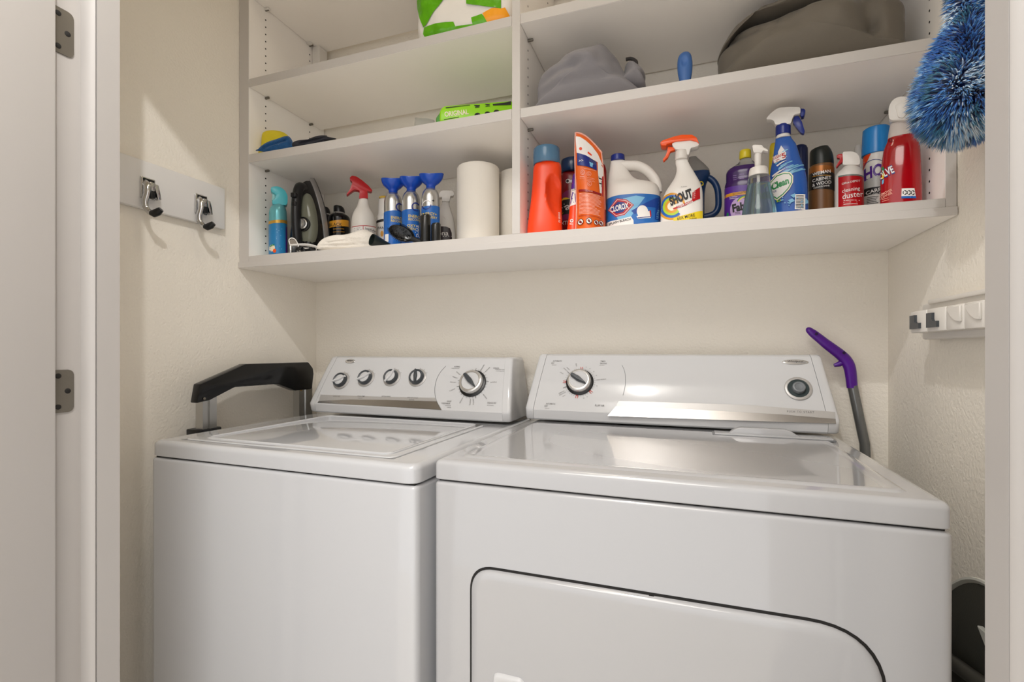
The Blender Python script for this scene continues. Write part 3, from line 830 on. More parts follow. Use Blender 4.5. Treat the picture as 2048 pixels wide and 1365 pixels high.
t = BM(); lathe(t, [(.0155, .002), (.0155, .010), (.0125, .012), (.0105, .0105), (.0005, .0105)], 32, Mk); part('dial_cap', t, SILV, dl_)
for zz, ww in ((.175, .014), (.150, .012), (.118, .010)):
    t = BM(); box(t, -ww / 2 - .002, ww / 2, -.092 + (.175 - zz) * .1, -.066, zz - .007, zz + .007, .003); part('steam_button', t, BLACK, ir)
t = BM(); rings(t, [[(x, -.052, z) for x, z in circ(0, .011, .040, .011, 24)], [(x, .022, z) for x, z in circ(0, .011, .050, .011, 24)]]); part('heel', t, BLACK, ir)

# small white rimmed gadget with chrome posts in front of the iron
sl = Slot(603, -.296, B0)
gd = std('folding_compact', 'small white rimmed compact with chrome posts in front of the steam iron', 'compact', sl)
def pp(u, v, y=0): x, z = sl.pt(u, v, -y); return Vector((x, y, max(z, .0)))
t = BM(); tube(t, smooth_path([pp(581, 492), pp(578, 481), pp(583, 476.5), pp(590, 479), pp(595, 487), pp(597, 491)], 5), .0016, 8); part('rim', t, WHITE, gd)
t = BM(); q = [sl.pt(*c) for c in ((580.5, 491), (579, 482), (583, 478), (589.5, 480.5), (594.5, 488), (595, 491))]; prism(t, q, -.001, .001, .0004, 1); part('plate', t, gl('taupe_plate', (128, 118, 106), .5), gd)
t = BM(); tube(t, smooth_path([pp(580, 492), pp(595, 490.5), pp(612, 490), pp(626, 492.5), pp(634, 495)], 5), .0022, 8, squash=2.2); part('strap', t, WHITE, gd)
t = BM(); q = [sl.pt(*c) for c in ((582, 494), (634, 496), (634, 500), (582, 505))]; q = [(x, max(z, 0)) for x, z in q]; prism(t, q, .004, .012, .001, 1); part('tray', t, MILK, gd)
for u, wv in ((581.5, 3.2), (597, 2.2)):
    x, _ = sl.pt(u, 500); t = BM(); lathe(t, [(wv * sl.px(), 0), (wv * sl.px(), sl.pt(u, 493)[1]), (wv * .8 * sl.px(), sl.pt(u, 492)[1])], 18, Matrix.Translation((x, -.004, 0))); part('post', t, CHROME, gd)
t = BM(); box(t, sl.pt(584, 500)[0], sl.pt(593.5, 500)[0], -.006, .003, 0, sl.pt(590, 494)[1], .001); part('clasp', t, BLACK, gd)
sl = Slot(613, -.305, B0)
cd = BM()
cp = [Vector((sl.px() * (k - 8) * 2.2, .004 * math.sin(k * 1.9), .006 + .006 * max(0, math.sin(k * .55 + .4)) + .002 * math.sin(k * 2.7))) for k in range(16)]
tube(cd, smooth_path(cp, 4), .0055, 8)
o = part('power_cord', cd, BLACK, None); o.location = sl.loc; o.rotation_euler[2] = sl.face; tag(o, 'short coil of black cord lying in front of the steam iron', 'cord')

def spray_can(u, Y, rows, caprows, name, label, cat='spray can', ratio=1.0):
    sl = Slot(u, Y, B0); t_ = std(name, label, cat, sl); b_ = body_px(sl, rows, ratio)
    return sl, t_, b_
# two black wax cans behind the iron
for u, Y, dv, lab in ((678, -.12, 0, 'black can with a gold band between the steam iron and the white spray bottle'), (650, -.075, 2, 'black can with a domed black cap half hidden behind the steam iron')):
    sl = Slot(u, Y, B0); s_ = 1 if dv == 0 else .9
    t_ = std('polish_can', lab, 'can', sl, None)
    R_ = 22.0 * s_
    b_ = body_px(sl, [(429 + dv, u - R_ * .62, u + R_ * .62), (433 + dv, u - R_ * .9, u + R_ * .9), (437 + dv, u - R_, u + R_), (470, u - R_, u + R_), (492, u - R_, u + R_)], 1.0)
    t = BM(); b_.mesh(t); part('can', t, SATBLACK, t_)
    p_ = Print(sl, b_, t_); p_.poly('gold_band', OCHRE, [(u - 30, 442 + dv), (u + 30, 439 + dv), (u + 30, 452 + dv), (u - 30, 455 + dv)]); p_.text('lettering', PRINTK, 'BLACK', u - 7, 449.5 + dv, 6.5, 26, 2); p_.lines('fine_print', OCHRE, u - 12, u + 14, 458 + dv, 464 + dv, 2, .8)
    p_.done()
    free_part('valve_ring', sl, [(426 + dv, u - R_ * .55, u + R_ * .55), (431 + dv, u - R_ * .6, u + R_ * .6)], SILV, t_)
    free_part('cap', sl, [(411 + dv, u - R_ * .40, u + R_ * .05), (413 + dv, u - R_ * .48, u + R_ * .3), (419 + dv, u - R_ * .5, u + R_ * .5), (428 + dv, u - R_ * .5, u + R_ * .55)], BLACK, t_, edge=.002)

# white spray bottle with red trigger
sl = Slot(727, -.17, B0)
t_ = std('spray_bottle', 'white spray bottle with a bright red trigger behind the rolled towel', 'spray bottle', sl)
b_ = body_px(sl, [(398, 718.5, 735.5), (402, 717.5, 736.5), (414, 714, 739), (426, 707, 746), (437, 703.5, 750), (448, 702.5, 751.5), (470, 702, 752), (500, 702, 752)], .85)
t = BM(); b_.mesh(t); part('bottle', t, MILK, t_)
p_ = Print(sl, b_, t_); p_.poly('label', WPRINT, [(697, 453), (758, 453), (758, 500), (697, 500)]); p_.poly('label_rim', RED, [(697, 451.6), (758, 451.6), (758, 453), (697, 453)]); p_.poly('label_rim', RED, [(725.6, 452), (726.8, 452), (726.8, 460), (725.6, 460)])
p_.text('lettering', PRINTK, 'Laundi-Aid', 741, 459, 4.2, 21, -8); p_.text('lettering', PRINTK, 'No Stain', 744, 464, 3.2, 14, -10); p_.lines('fine_print', PRINT, 708, 724, 456, 466, 4, .7); p_.done()
t = px_prism(sl, [(699.5, 358), (704, 354), (713, 355.5), (724, 363), (736, 373), (745, 383.5), (742, 385.5), (734, 384), (735.5, 390), (736, 399), (718, 399), (719.5, 384), (715, 382), (709, 381.5), (703, 385.5), (694.5, 392), (693, 391), (699.5, 382), (704, 370), (705, 366), (700.5, 362)], .022, .004, round_=.0025); part('trigger_head', t, RED, t_)

# small white bottle with yellow spout, mostly behind the first blue canister
sl = Slot(769, -.105, B0)
t_ = std('cooking_spray', 'white bottle with a black band and yellow spout behind the leftmost blue canister', 'bottle', sl)
b_ = body_px(sl, [(398, 761, 777), (401, 757, 781), (430, 756, 782), (434, 754, 784), (438, 753, 785), (500, 753, 785)], 1.0)
t = BM(); b_.mesh(t); part('bottle', t, WHITE, t_)
p_ = Print(sl, b_, t_); p_.poly('black_band', PRINTK, [(748, 440), (790, 437), (790, 442), (748, 445)]); p_.text('lettering', PRINTK, 'PAN', 762, 456, 5, 13); p_.poly('emblem', OCHRE, circ(764, 468, 3, 6)); p_.poly('red_block', RED, [(762, 479), (775, 478), (775, 484), (762, 485)]); p_.done()
t = px_prism(sl, [(758, 394.5), (763, 392.5), (780, 392.5), (780, 400), (765, 400), (763, 396.8), (758, 396.8)], .014, .003); part('spout', t, gl('yellow_spout', (222, 184, 60)), t_)

# three oxygen canisters with blue masks
def canister(u, top, sil, label, letters, tilt=0):
    sl = Slot(u, -.238, B0)
    t_ = std('oxygen_canister', label, 'canister', sl, 'silver and blue canisters')
    hw_ = 18.2
    b_ = body_px(sl, [(top, u - 8, u + 8), (top + 4, u - 12.5, u + 12.5), (top + 12, u - 16.8, u + 16.8), (top + 22, u - hw_, u + hw_), (493, u - hw_, u + hw_)], 1.0)
    t = BM(); b_.mesh(t); part('can', t, SILV, t_)
    p_ = Print(sl, b_, t_); p_.poly('label', BLUE, [(u - 24, sil + 1), (u + 24, sil - 1), (u + 24, 496), (u - 24, 496)])
    letters(p_, u); p_.done()
    # mask: round socket that flares to a saddle rimmed cup
    z0 = sl.pt(u, top + 5)[1]; k = sl.px()
    prof = [(0, 8.8), (3, 9.8), (6, 8.8), (9, 8.6), (12, 10.5), (15.5, 15), (20, 18.6), (25, 20.6), (31, 21.4)]
    rs = []
    for inner in (0, 1):
        rr = []
        for h, r in prof:
            f = h / 31; r2 = (r - 1.2 * inner) * k
            rr.append([(r2 * math.cos(a) * (1 + .16 * f) + f * tilt * k, r2 * math.sin(a) * (1 - .2 * f), z0 + k * (h + f * f * (3.2 * math.cos(2 * a) + 1.6 * math.cos(a) - 3.0 * math.sin(a) - 1.0))) for a in [2 * PI * i / 36 for i in range(36)]])
        rs += rr if not inner else list(reversed(rr))
    t = BM(); rings(t, rs, True, True); part('mask', t, MASKB, t_, angle=60)
def let1(p, u):
    p.poly('emblem', NAVY, arcband(u + 14, 414, 6, 8.5, 1.2, 5.2)); p.text('lettering', YEL, 'ENERGY+', u + 11, 436.5, 6, 30, 0); p.text('lettering', YEL, 'RECOVERY', u + 11, 443, 4.4, 30); p.poly('bar_patch', WPRINT, [(u - 16, 468), (u - 9, 468), (u - 9, 484), (u - 16, 484)]); p.text('lettering', WPRINT, 'OXYGEN', u + 8, 458, 4, 20)
def let2(p, u):
    p.poly('emblem', NAVY, arcband(u + 10, 414, 6.5, 9, 1.0, 5.6)); p.text('lettering', YEL, 'ENERGY+', u + 11, 433.5, 6, 32, 0); p.text('lettering', YEL, 'RECOVERY', u + 11, 440, 4.6, 32)
    p.text('lettering', YEL, 'OXY', u + 1, 452, 5.5, 17); p.text('lettering', YEL, 'GEN', u + 1, 458.5, 5.5, 17); p.text('lettering', WPRINT, 'plus', u + 13, 462, 7.5, 24, 90)
def let3(p, u):
    p.poly('emblem', NAVY, arcband(u - 8, 410, 7.6, 9.6, 0, PI)); p.poly('emblem', WPRINT, arcband(u - 8, 410, 7.6, 9.6, PI, 2 * PI)); p.text('lettering', PRINTK, '+', u + 5.5, 402, 6, 5)
    p.text('lettering', YEL, 'ENERGY+', u - 3, 428.5, 6.2, 31, 0); p.text('lettering', YEL, 'RECOVERY', u - 2, 435.5, 5.0, 31); p.text('lettering', WPRINT, 'plus', u + 8, 458, 7, 20, 90)
canister(786, 386, 421.5, 'leftmost of the three silver and blue canisters with blue masks', let1, 1)
canister(822, 382.5, 418.5, 'middle one of the three silver and blue canisters with blue masks', let2, 2)
canister(861, 377, 412, 'rightmost of the three silver and blue canisters, tallest blue mask', let3, 2)

# white floor cleaner spray
sl = Slot(894, -.13, B0)
t_ = std('floor_cleaner', 'white trigger spray with a dark brown label beside the paper towel rolls', 'spray bottle', sl)
b_ = body_px(sl, [(404, 885, 898), (410, 883, 899), (420, 879, 902), (440, 872, 908), (460, 870, 911), (490, 868, 913.5)], .6, 2.3)
t = BM(); b_.mesh(t); part('bottle', t, MILK, t_)
p_ = Print(sl, b_, t_); p_.poly('label', gl('brown_print', (52, 42, 46)), [(868, 456), (880, 452.5), (892, 453.5), (900, 456.5), (903.5, 466), (904.5, 490), (866, 490)]); p_.text('lettering', WPRINT, 'Bona', 882, 466.5, 9.5, 30); p_.lines('fine_print', WPRINT, 881, 903, 472.5, 474, 1, 1.2, 0, 0); p_.poly('motif', gl('pale_motif', (206, 196, 190)), arcband(884, 440, 6, 7, 4.8, 6.2)); p_.done()
t = px_prism(sl, [(881, 385), (886, 383), (904, 383.5), (908, 388), (907, 394), (901, 394), (899, 405), (884, 405), (884, 396), (879, 398), (877, 392)], .02, .004, round_=.003); part('trigger_head', t, MILK, t_)

# paper towel rolls
def roll(X, Y, r, h, label):
    t_ = thing('paper_towel_roll', label, 'paper towels', (X, Y, B0), 0, 'paper towel rolls')
    pr = [(r - .001, 0), (r, .002), (r, h - .003), (r - .002, h), (r * .60, h + .0005)]
    t = BM(); lathe(t, pr + [(.021, h), (.0205, h - .01)], 64, cap1=False); part('paper', t, mat('towel_paper', (226, 220, 210), .9, bump=(220, .0006, .6), var=.012), t_)
    t = BM(); lathe(t, [(.0195, .001), (.0205, .002), (.0205, h - .002), (.0190, h - .001), (.0190, .004)], 32, cap0=False, cap1=False); part('core', t, gl('cardboard', (168, 140, 108), .8), t_)
    x = r * math.sin(-.35); t = BM(); rings(t, [[(r * 1.003 * math.sin(a), -r * 1.003 * math.cos(a), z) for a in [(.55 + .012 * k) for k in range(6)]] for z in (.002, h * .5, h - .003)], False, False, False); part('loose_edge', t, MATS['towel_paper'], t_)
hA = at(961, 338, Y=-.165).z - B0
roll(.7055, -.168, .0590, hA, 'white paper towel roll standing left, half in front of the other roll')
roll(.7985, -.085, .0590, hA, 'white paper towel roll beside the divider, partly behind its twin')

# rolled towel, tube, brush, nozzles along the front edge
def pillow(outline, df, db, wr=None, K=12, n=6, py=.5, nz=(.004, 22)):
    """soft filled shape: an outline (x, z) inflated forwards and back, then creased"""
    ol = [(x, max(z, .0006)) for x, z in smooth_loop(outline, n)]; c = (sum(p[0] for p in ol) / len(ol), sum(p[1] for p in ol) / len(ol))
    sd = random.random() * 50
    def pos(p, s, front):
        x, z = c[0] + (p[0] - c[0]) * s, c[1] + (p[1] - c[1]) * s
        h = (1 - s * s) ** py
        y = -df * h if front else db * h
        if s < .995:
            q = Vector((x * nz[1] + sd, z * nz[1], y * nz[1]))
            d = noise.noise(q) * nz[0] + noise.noise(q * 2.7) * nz[0] * .4
            y += d * (1 - s ** 4) * (1 if front else -1)
        if wr and front: y += wr(x, z) * (1 - s ** 6)
        return (x, y, z)
    ss = [1 - (1 - math.cos(PI / 2 * k / K)) ** 1.0 for k in range(K)]
    ss = [math.cos(PI / 2 * k / K) for k in range(K)]
    rs = [[pos(p, s, False) for p in ol] for s in reversed(ss[1:])] + [[pos(p, s, True) for p in ol] for s in ss]
    t = BM(); rings(t, rs); return t
def crease(segs):
    """folds: (x0, z0, x1, z1, width, depth)"""
    def f(x, z):
        s = 0
        for x0, z0, x1, z1, wd, dp in segs:
            d = Vector((x1 - x0, z1 - z0)); L2_ = d.length_squared; q = Vector((x - x0, z - z0)); k = max(0, min(1, q.dot(d) / L2_)); s += dp * math.exp(-((q - d * k).length / wd) ** 2)
        return s
    return f
sl = Slot(697, -.275, B0)
P = lambda u, v: sl.pt(u, v)
ol = [P(634, 494), (P(640, 503)[0], .001), (P(690, 505)[0], .001), (P(748, 497)[0], .001), P(757, 486), P(754, 472), P(741, 464), P(727, 460), P(711, 464), P(690, 470), P(668, 471), P(650, 476), P(639, 484)]
ck = [(*P(650, 482), *P(657, 487), .0022, .005), (*P(657, 487), *P(700, 484), .002, .004), (*P(640, 493), *P(690, 493), .002, .005), (*P(690, 493), *P(745, 488), .002, .005), (*P(690, 474), *P(715, 479), .004, -.004), (*P(744, 474), *P(752, 490), .003, .006)]
t = pillow(ol, .022, .022, crease(ck), 14, nz=(.0022, 90))
o = part('rolled_towel', t, mat('towel_cotton', (226, 219, 208), .95, bump=(420, .0018, .9), var=.03, sheen=.3), None, angle=80); o.location = sl.loc; o.rotation_euler[2] = sl.face; tag(o, 'white cotton towel rolled up at the front edge of the shelf', 'towel')
sl = Slot(760, -.298, B0)
a, c = Vector((*sl.pt(744, 480.5),)), Vector((*sl.pt(779, 489),))
kx = sl.px()
pa, pc = Vector((a.x, -.006, max(a.y, 13.4 * kx))), Vector((c.x, .018, .0075))
t = BM(); ax = (pc - pa).normalized(); M = Matrix.Translation(pa) @ ax.to_track_quat('Z', 'Y').to_matrix().to_4x4(); L_ = (pc - pa).length
lathe(t, [(11.0 * kx, .012), (11.4 * kx, 0), (12.4 * kx, -.001), (12.6 * kx, .002), (11.6 * kx, .010), (8 * kx, L_ * .7), (6.0 * kx, L_)], 32, M, cap0=True)
o = part('black_nozzle', t, gl('nozzle_black', (22, 30, 28), .35), None); o.location = sl.loc; o.rotation_euler[2] = sl.face; tag(o, 'black cone shaped nozzle lying between the rolled towel and the hairbrush', 'nozzle')
# round hairbrush
sl = Slot(809, -.303, B0)
hb = std('hairbrush', 'black paddle hairbrush lying on its back before the blue canisters', 'hairbrush', sl)
cx_, cz_ = sl.pt(802, 467); k = sl.px(); tiltb = math.radians(-24)
def hbp(a, rx, rz, y): x, z = rx * math.cos(a), rz * math.sin(a); return (cx_ + x * math.cos(tiltb) - z * math.sin(tiltb), y, cz_ + x * math.sin(tiltb) + z * math.cos(tiltb) )
AA = [2 * PI * i / 36 for i in range(36)]
t = BM(); rings(t, [[hbp(a, rx * k, rz * k, y) for a in AA] for rx, rz, y in ((22, 12, .006), (25, 14.5, .003), (25.5, 15, -.002), (23.5, 13, -.006), (20, 10, -.004), (10, 5, -.002))]); part('head', t, SATBLACK, hb)
t = BM(); tube(t, [hbp(0, 22 * k, 13 * k, 0), Vector((sl.pt(836, 481)[0], .001, .012)), Vector((sl.pt(852, 484)[0], .001, .009))], [.008, .007, .0085], 12); part('handle', t, BLACK, hb)
t = BM()
for i in range(56):
    a = .15 + 2.9 * i / 55 if i < 34 else 3.3 + 2.6 * (i - 34) / 21
    p0 = Vector(hbp(a, 24 * k, 13.6 * k, -.002)); d = (p0 - Vector((cx_, -.002, cz_))).normalized(); tube(t, [p0, p0 + d * .0062 + Vector((0, -.003, 0))], [.0009, .0007], 5)
for i in range(40):
    a = random.random() * 6.28; rr = random.random() ** .5; p0 = Vector(hbp(a, 18 * k * rr, 9 * k * rr, -.004)); tube(t, [p0, p0 + Vector((0, -.008, 0))], [.0007, .0007], 4)
o = part('bristles', t, BLACK, hb); o['kind'] = 'stuff'
for u, v0, wv, lab, Y in ((851, 429, 10.4, 'taller of two upright black tubes in front of the right blue canister', -.296), (872, 446, 9.6, 'shorter upright black tube in front of the right blue canister', -.293)):
    sl = Slot(u, Y, B0); r = wv * sl.px(); h = sl.pt(u, v0)[1]
    t = BM(); lathe(t, [(r * .96, 0), (r, .002), (r, h - .006), (r * .97, h - .003), (r * .8, h), (r * .2, h + .0005)], 32)
    for vv in t.verts:
        if vv.co.z > h - .004: vv.co.z -= (r - vv.co.x) * .12
    bt = std('black_tube', lab, 'tube', sl, None); part('barrel', t, gl('tube_black', (24, 24, 22), .22), bt)
    t = BM(); lathe(t, [(r * 1.01, h * .06), (r * 1.02, h * .08), (r * 1.01, h * .10)], 32, cap0=False, cap1=False); part('foot_ring', t, BLACK, bt)

# ------------------------------------------------------------------ right bay, bottom level
sl = Slot(1091, -.268, B0)
t_ = std('laundry_detergent', 'orange laundry detergent bottle with a clear blue cap beside the divider', 'detergent bottle', sl)
b_ = body_px(sl, [(330, 1070, 1120), (334, 1068, 1122), (341, 1066.5, 1123), (352, 1066, 1123), (372, 1064.5, 1123.5), (400, 1062, 1123.5), (430, 1058, 1124), (463, 1054.5, 1124.5)], .78, 2.5)
hx, hz = sl.pt(1112, 392, .03); hr = 19 * sl.px(); hh_ = 44 * sl.px()
def dent(x, z):
    q = Vector(((x - hx - (hz - z) * .14) / hr, (z - hz) / hh_)); d = q.length
    return .020 * max(0, 1 - d ** 3) if d < 1 else 0
b_.dent = dent
t = BM(); b_.mesh(t, 5, 120); part('bottle', t, ORED, t_)
free_part('collar', sl, [(327, 1073, 1118), (331, 1072, 1119)], ORED, t_)
cb = free_part('measuring_cap', sl, [(298, 1068, 1118.5), (300, 1067, 1119.3), (316, 1066.3, 1119.8), (331, 1067, 1119.5)], BLUECLEAR, t_)
p_ = Print(sl, b_, t_); p_.lines('fine_print', WPRINT, 1117, 1121, 420, 442, 8, 1.2, 0, .1); p_.done()

sl = Slot(1144, -.155, B0)
t_ = std('fabric_detergent', 'dark red bottle with a dark blue cap behind the orange pouch', 'detergent bottle', sl)
b_ = body_px(sl, [(343, 1128, 1160), (348, 1124, 1164), (356, 1121.5, 1167), (420, 1120.5, 1169), (463, 1120, 1170)], .7, 2.4)
t = BM(); b_.mesh(t); part('bottle', t, gl('dark_red_plastic', (128, 14, 18)), t_)
free_part('cap', sl, [(319, 1127, 1163), (322, 1122.5, 1167), (332, 1122, 1168), (347, 1122.5, 1167)], gl('navy_clear', (24, 48, 84), .18), t_, edge=.002)
p_ = Print(sl, b_, t_)
p_.poly('label', gl('plum_print', (132, 44, 92)), [(1118, 392), (1132, 382), (1146, 378), (1150, 400), (1150, 440), (1118, 440)])
p_.poly('label', YEL, arcband(1130, 412, 13, 17, .2, 6.0)); p_.poly('label', PRINTK, [(1118, 402), (1140, 398), (1142, 428), (1118, 430)]); p_.text('lettering', WPRINT, 'Fa', 1130, 414, 15, 20, 8, .02)
p_.poly('emblem', WPRINT, circ(1136, 362.5, 4.6, 4.6)); p_.poly('emblem', PRINTK, circ(1135, 362.5, 2.8, 3)); p_.poly('emblem', WPRINT, circ(1142, 363, 3)); p_.text('lettering', WPRINT, 'XTRA', 1134, 446, 8, 24); p_.done()

# stand-up pouch, one seam towards the doorway
sl = Slot(1182, -.262, B0)
t_ = std('detergent_pouch', 'tall orange stand up pouch with warning symbols left of the white bleach jug', 'pouch', sl)
top = sl.pt(1160, 268)[1]; kx = sl.px()
def pouch_ring(z, f):
    a, c = sl.pt(1152.5 + 3 * math.sin(f * 6) * .5, 400)[0], sl.pt(1211 - 7 * f ** 3, 400)[0]
    depth = .030 * (1 - f ** 1.6) + .0012
    return a, c, depth
N_ = 28; rs = []
Wp = lambda f: (.10 * math.sin(9 * f), )
for i in range(30):
    f = i / 29; ring = []
    a, c, dp = pouch_ring(0, f)
    for j in range(2 * N_):
        s_ = j / N_ if j < N_ else 2 - j / N_
        side = 1 if j < N_ else -1
        x = a + (c - a) * s_; y = -side * dp * math.sin(PI * min(max(s_, 0), 1)) ** .7 + (s_ - .5) * .016
        zt = top - (1 - math.cos(PI * .5 * s_)) * .046 if f > 0 else 0
        z = f * zt
        y += .0016 * noise.noise(Vector((x * 40, z * 30, side))) * math.sin(PI * f)
        ring.append((x, y, z))
    rs.append(ring)
t = BM(); rings(t, rs); part('pouch', t, gl('pouch_orange', (222, 98, 28), .3, bump=(40, .0012, .5)), t_, angle=70)
def pmap(x, z, off):
    a, c, _ = pouch_ring(0, .3); f = max(0, min(1, z / (top * .93))); a, c, dp = pouch_ring(0, f); s_ = max(.02, min(.98, (x - a) / (c - a)))
    zt = top - (1 - math.cos(PI * .5 * s_)) * .046; f = max(0, min(1, z / zt)); a, c, dp = pouch_ring(0, f)
    return Vector((x, -dp * math.sin(PI * s_) ** .7 + (s_ - .5) * .016 - off - .0010, z))
class FreePrint(Print):
    def __init__(s, sl, mp, parent, r): s.sl, s.p, s.r, s.lift, s.g = sl, parent, r, .0006, {}; s.b = type('B', (), {'map': lambda q: mp})()
p_ = FreePrint(sl, pmap, t_, .02)
p_.poly('top_panel', WPRINT, [(1151, 269), (1160, 270), (1172, 277), (1184, 287), (1196, 302), (1206, 324), (1196, 320), (1153, 303)], .004)
p_.poly('blue_panel', NAVY, [(1153.5, 303), (1172, 309), (1193, 320), (1194, 338), (1172, 332), (1154, 329)], .004)
p_.poly('side_panel', WPRINT, [(1195, 312), (1207, 330), (1207, 384), (1200, 384), (1196, 342)], .004)
p_.text('lettering', PRINTK, 'JT', 1200.5, 360, 5.5, 22, -94); p_.poly('red_stripe', RED, [(1204.5, 348), (1207.5, 346), (1207, 390), (1203.5, 388)], .004)
p_.poly('shirt', SKY, [(1178, 322), (1181, 322.5), (1183, 324), (1185, 323.5), (1187, 326), (1185.5, 328), (1185, 333), (1180, 331.5), (1179.5, 326)]); p_.text('lettering', WPRINT, '>>', 1162, 320, 6, 9)
p_.poly('fruit', ORED, circ(1161, 295, 3, 3.4)); p_.poly('fruit', ORED, [(1176, 300), (1184, 306), (1183, 309), (1175, 304)]); p_.lines('fine_print', PRINT, 1178, 1196, 312, 318, 3, .8, .6)
for u, v in ((1165, 345), (1178, 348), (1179, 369)):
    p_.poly('symbols', PINK, arcband(u, v, 3.8, 4.5, 0, 2 * PI, 24, 1.15)); p_.poly('symbols', PINK, arcband(u, v, 1.2, 2.0, .5, 5.4, 14, 1.3))
p_.lines('fine_print', PINK, 1168, 1192, 337, 339, 1, .9, .1, 0); p_.lines('fine_print', PINK, 1160, 1169, 353, 356, 2, .7, .1); p_.lines('fine_print', PINK, 1174, 1190, 356, 362, 3, .7, .1)
p_.poly('warning_strip', DRED, [(1157, 379), (1202, 385.5), (1202, 389.5), (1157, 383.5)]); p_.text('lettering', PINK, 'WARNING', 1181, 384.3, 2.8, 9, -8)
p_.lines('fine_print', PINK, 1158, 1203, 387, 428, 17, 1.0, .08, .35); p_.lines('fine_print', DRED, 1157, 1203, 432.5, 433, 1, .9, .08, 0)
for u, v in ((1161, 445.5), (1178, 445), (1192.5, 447), (1202.5, 446)):
    rr = 5.8 if u < 1190 else 4.8
    p_.poly('hazard_signs', WPRINT, circ(u, v, rr, rr * 1.02)); p_.poly('hazard_rings', PRINTK, arcband(u, v, rr * .86, rr * 1.06, 0, 2 * PI, 28, 1.02)); p_.poly('hazard_signs_ink', PRINTK, [(u - 2, v - 3), (u + 1, v - 2.5), (u + 3, v + 1), (u + 1, v + 3.5), (u - 1, v + 2), (u - 3, v + .5)]); p_.poly('hazard_rings', RED, [(u - rr * .6, v - rr * .7), (u - rr * .45, v - rr * .8), (u + rr * .65, v + rr * .6), (u + rr * .5, v + rr * .75)])
p_.done()
a0, _, _ = pouch_ring(0, 0)
t = BM(); sm = [Vector((pouch_ring(0, i / 24)[0] - .0008, -.0085 + .001 * math.sin(i), top * i / 24)) for i in range(1, 25)]; tube(t, sm, .0022, 8, squash=.6); part('seam', t, PINK, t_)
t = BM(); sm = [Vector((pouch_ring(0, .3 + .7 * i / 16)[1] - .001, .0072, (top - .046) * (.3 + .7 * i / 16))) for i in range(17)]; tube(t, sm, .0018, 8, squash=.6); part('seam', t, PINK, t_)
t = BM(); sm = []
for i in range(15):
    s_ = i / 14; a, c, _ = pouch_ring(0, 1); sm.append(Vector((a + (c - a) * s_, (s_ - .5) * .016 - .001, top - (1 - math.cos(PI * .5 * s_)) * .046)))
tube(t, sm, .0020, 8); part('seam', t, PINK, t_)
# gusset showing left of the seam
b2 = body_px(sl, [(345, 1147, 1156), (352, 1145, 1157), (400, 1140, 1158), (430, 1137, 1158), (464, 1133, 1160)], 1.2, 2.2); b2.cy = .012
t = BM(); b2.mesh(t); part('front_gusset', t, ORED, t_)
p_ = Print(sl, b2, t_, .012); p_.poly('gusset_band', PURP, [(1136, 340), (1162, 340), (1162, 374), (1136, 374)]); p_.poly('gusset_band', WPRINT, [(1130, 374), (1162, 374), (1162, 404), (1130, 412)]); p_.text('lettering', PURP, 'XT', 1146, 392, 22, 15, 6, .02); p_.text('lettering', PRINTK, '2X', 1148, 376, 4, 8); p_.poly('emblem', WPRINT, circ(1143, 440, 3.4)); p_.poly('emblem', DRED, circ(1143, 440, 2)); p_.lines('fine_print', WPRINT, 1139, 1147, 445, 447, 2, .8); p_.done()

sl = Slot(1199, -.075, B0)
t_ = std('red_bottle', 'red bottle with a red cap hidden behind the orange pouch', 'bottle', sl)
b_ = body_px(sl, [(327, 1192, 1206), (332, 1188, 1210), (345, 1185, 1213), (460, 1184, 1214.5)], .8); t = BM(); b_.mesh(t); part('bottle', t, RED, t_)
free_part('cap', sl, [(316, 1193, 1205.5), (328, 1192.5, 1206)], gl('red_cap', (150, 20, 26)), t_)

# bleach jug
sl = Slot(1266, -.205, B0)
t_ = std('bleach_jug', 'white bleach jug with looped handle and navy cap', 'jug', sl)
b_ = body_px(sl, [(322, 1221.5, 1249), (328, 1220.5, 1251), (338, 1219, 1254.5), (350, 1217, 1260.5), (360, 1215.5, 1270), (366.5, 1215, 1284), (371, 1214.5, 1304), (376, 1214, 1314), (383, 1213.5, 1318.5), (392, 1213, 1320.5), (420, 1212.5, 1321), (462, 1212.5, 1321)], .62, 2.5, rymax=.052)
t = BM(); b_.mesh(t, 4, 56)
hd_ = smooth_path([Vector((*sl.pt(u, v),)).to_3d() for u, v in ((1243, 332), (1258, 332.5), (1273, 332.5), (1288, 338), (1301, 348.5), (1310, 361), (1314, 374), (1314.5, 386))], 4)
hd_ = [Vector((p.x, 0, p.y)) for p in hd_]
n_ = len(hd_); tube(t, hd_, [sl.px() * (8.2 + 1.6 * abs(i / n_ - .5)) for i in range(n_)], 16, squash=1.25)
part('jug', t, MILK, t_, angle=60)
free_part('cap', sl, [(310.5, 1224, 1247), (312, 1222, 1249), (323, 1221.5, 1249.5)], NAVY, t_)
p_ = Print(sl, b_, t_, .045)
p_.poly('label', gl('label_blue', (40, 104, 178)), [(1205, 393), (1230, 389), (1270, 386), (1330, 385), (1330, 446), (1205, 448)])
p_.poly('label_glow', SKY, [(1246, 396), (1272, 390), (1290, 393), (1270, 420), (1256, 442), (1240, 446), (1232, 430)])
p_.poly('label_corner', gl('deep_blue_print', (24, 66, 150)), [(1262, 421), (1320, 388), (1330, 388), (1330, 436), (1310, 436), (1312, 412), (1290, 412), (1270, 428)])
p_.poly('label', WPRINT, [(1205, 441), (1240, 437.5), (1262, 432), (1267, 440), (1268, 470), (1205, 470)])
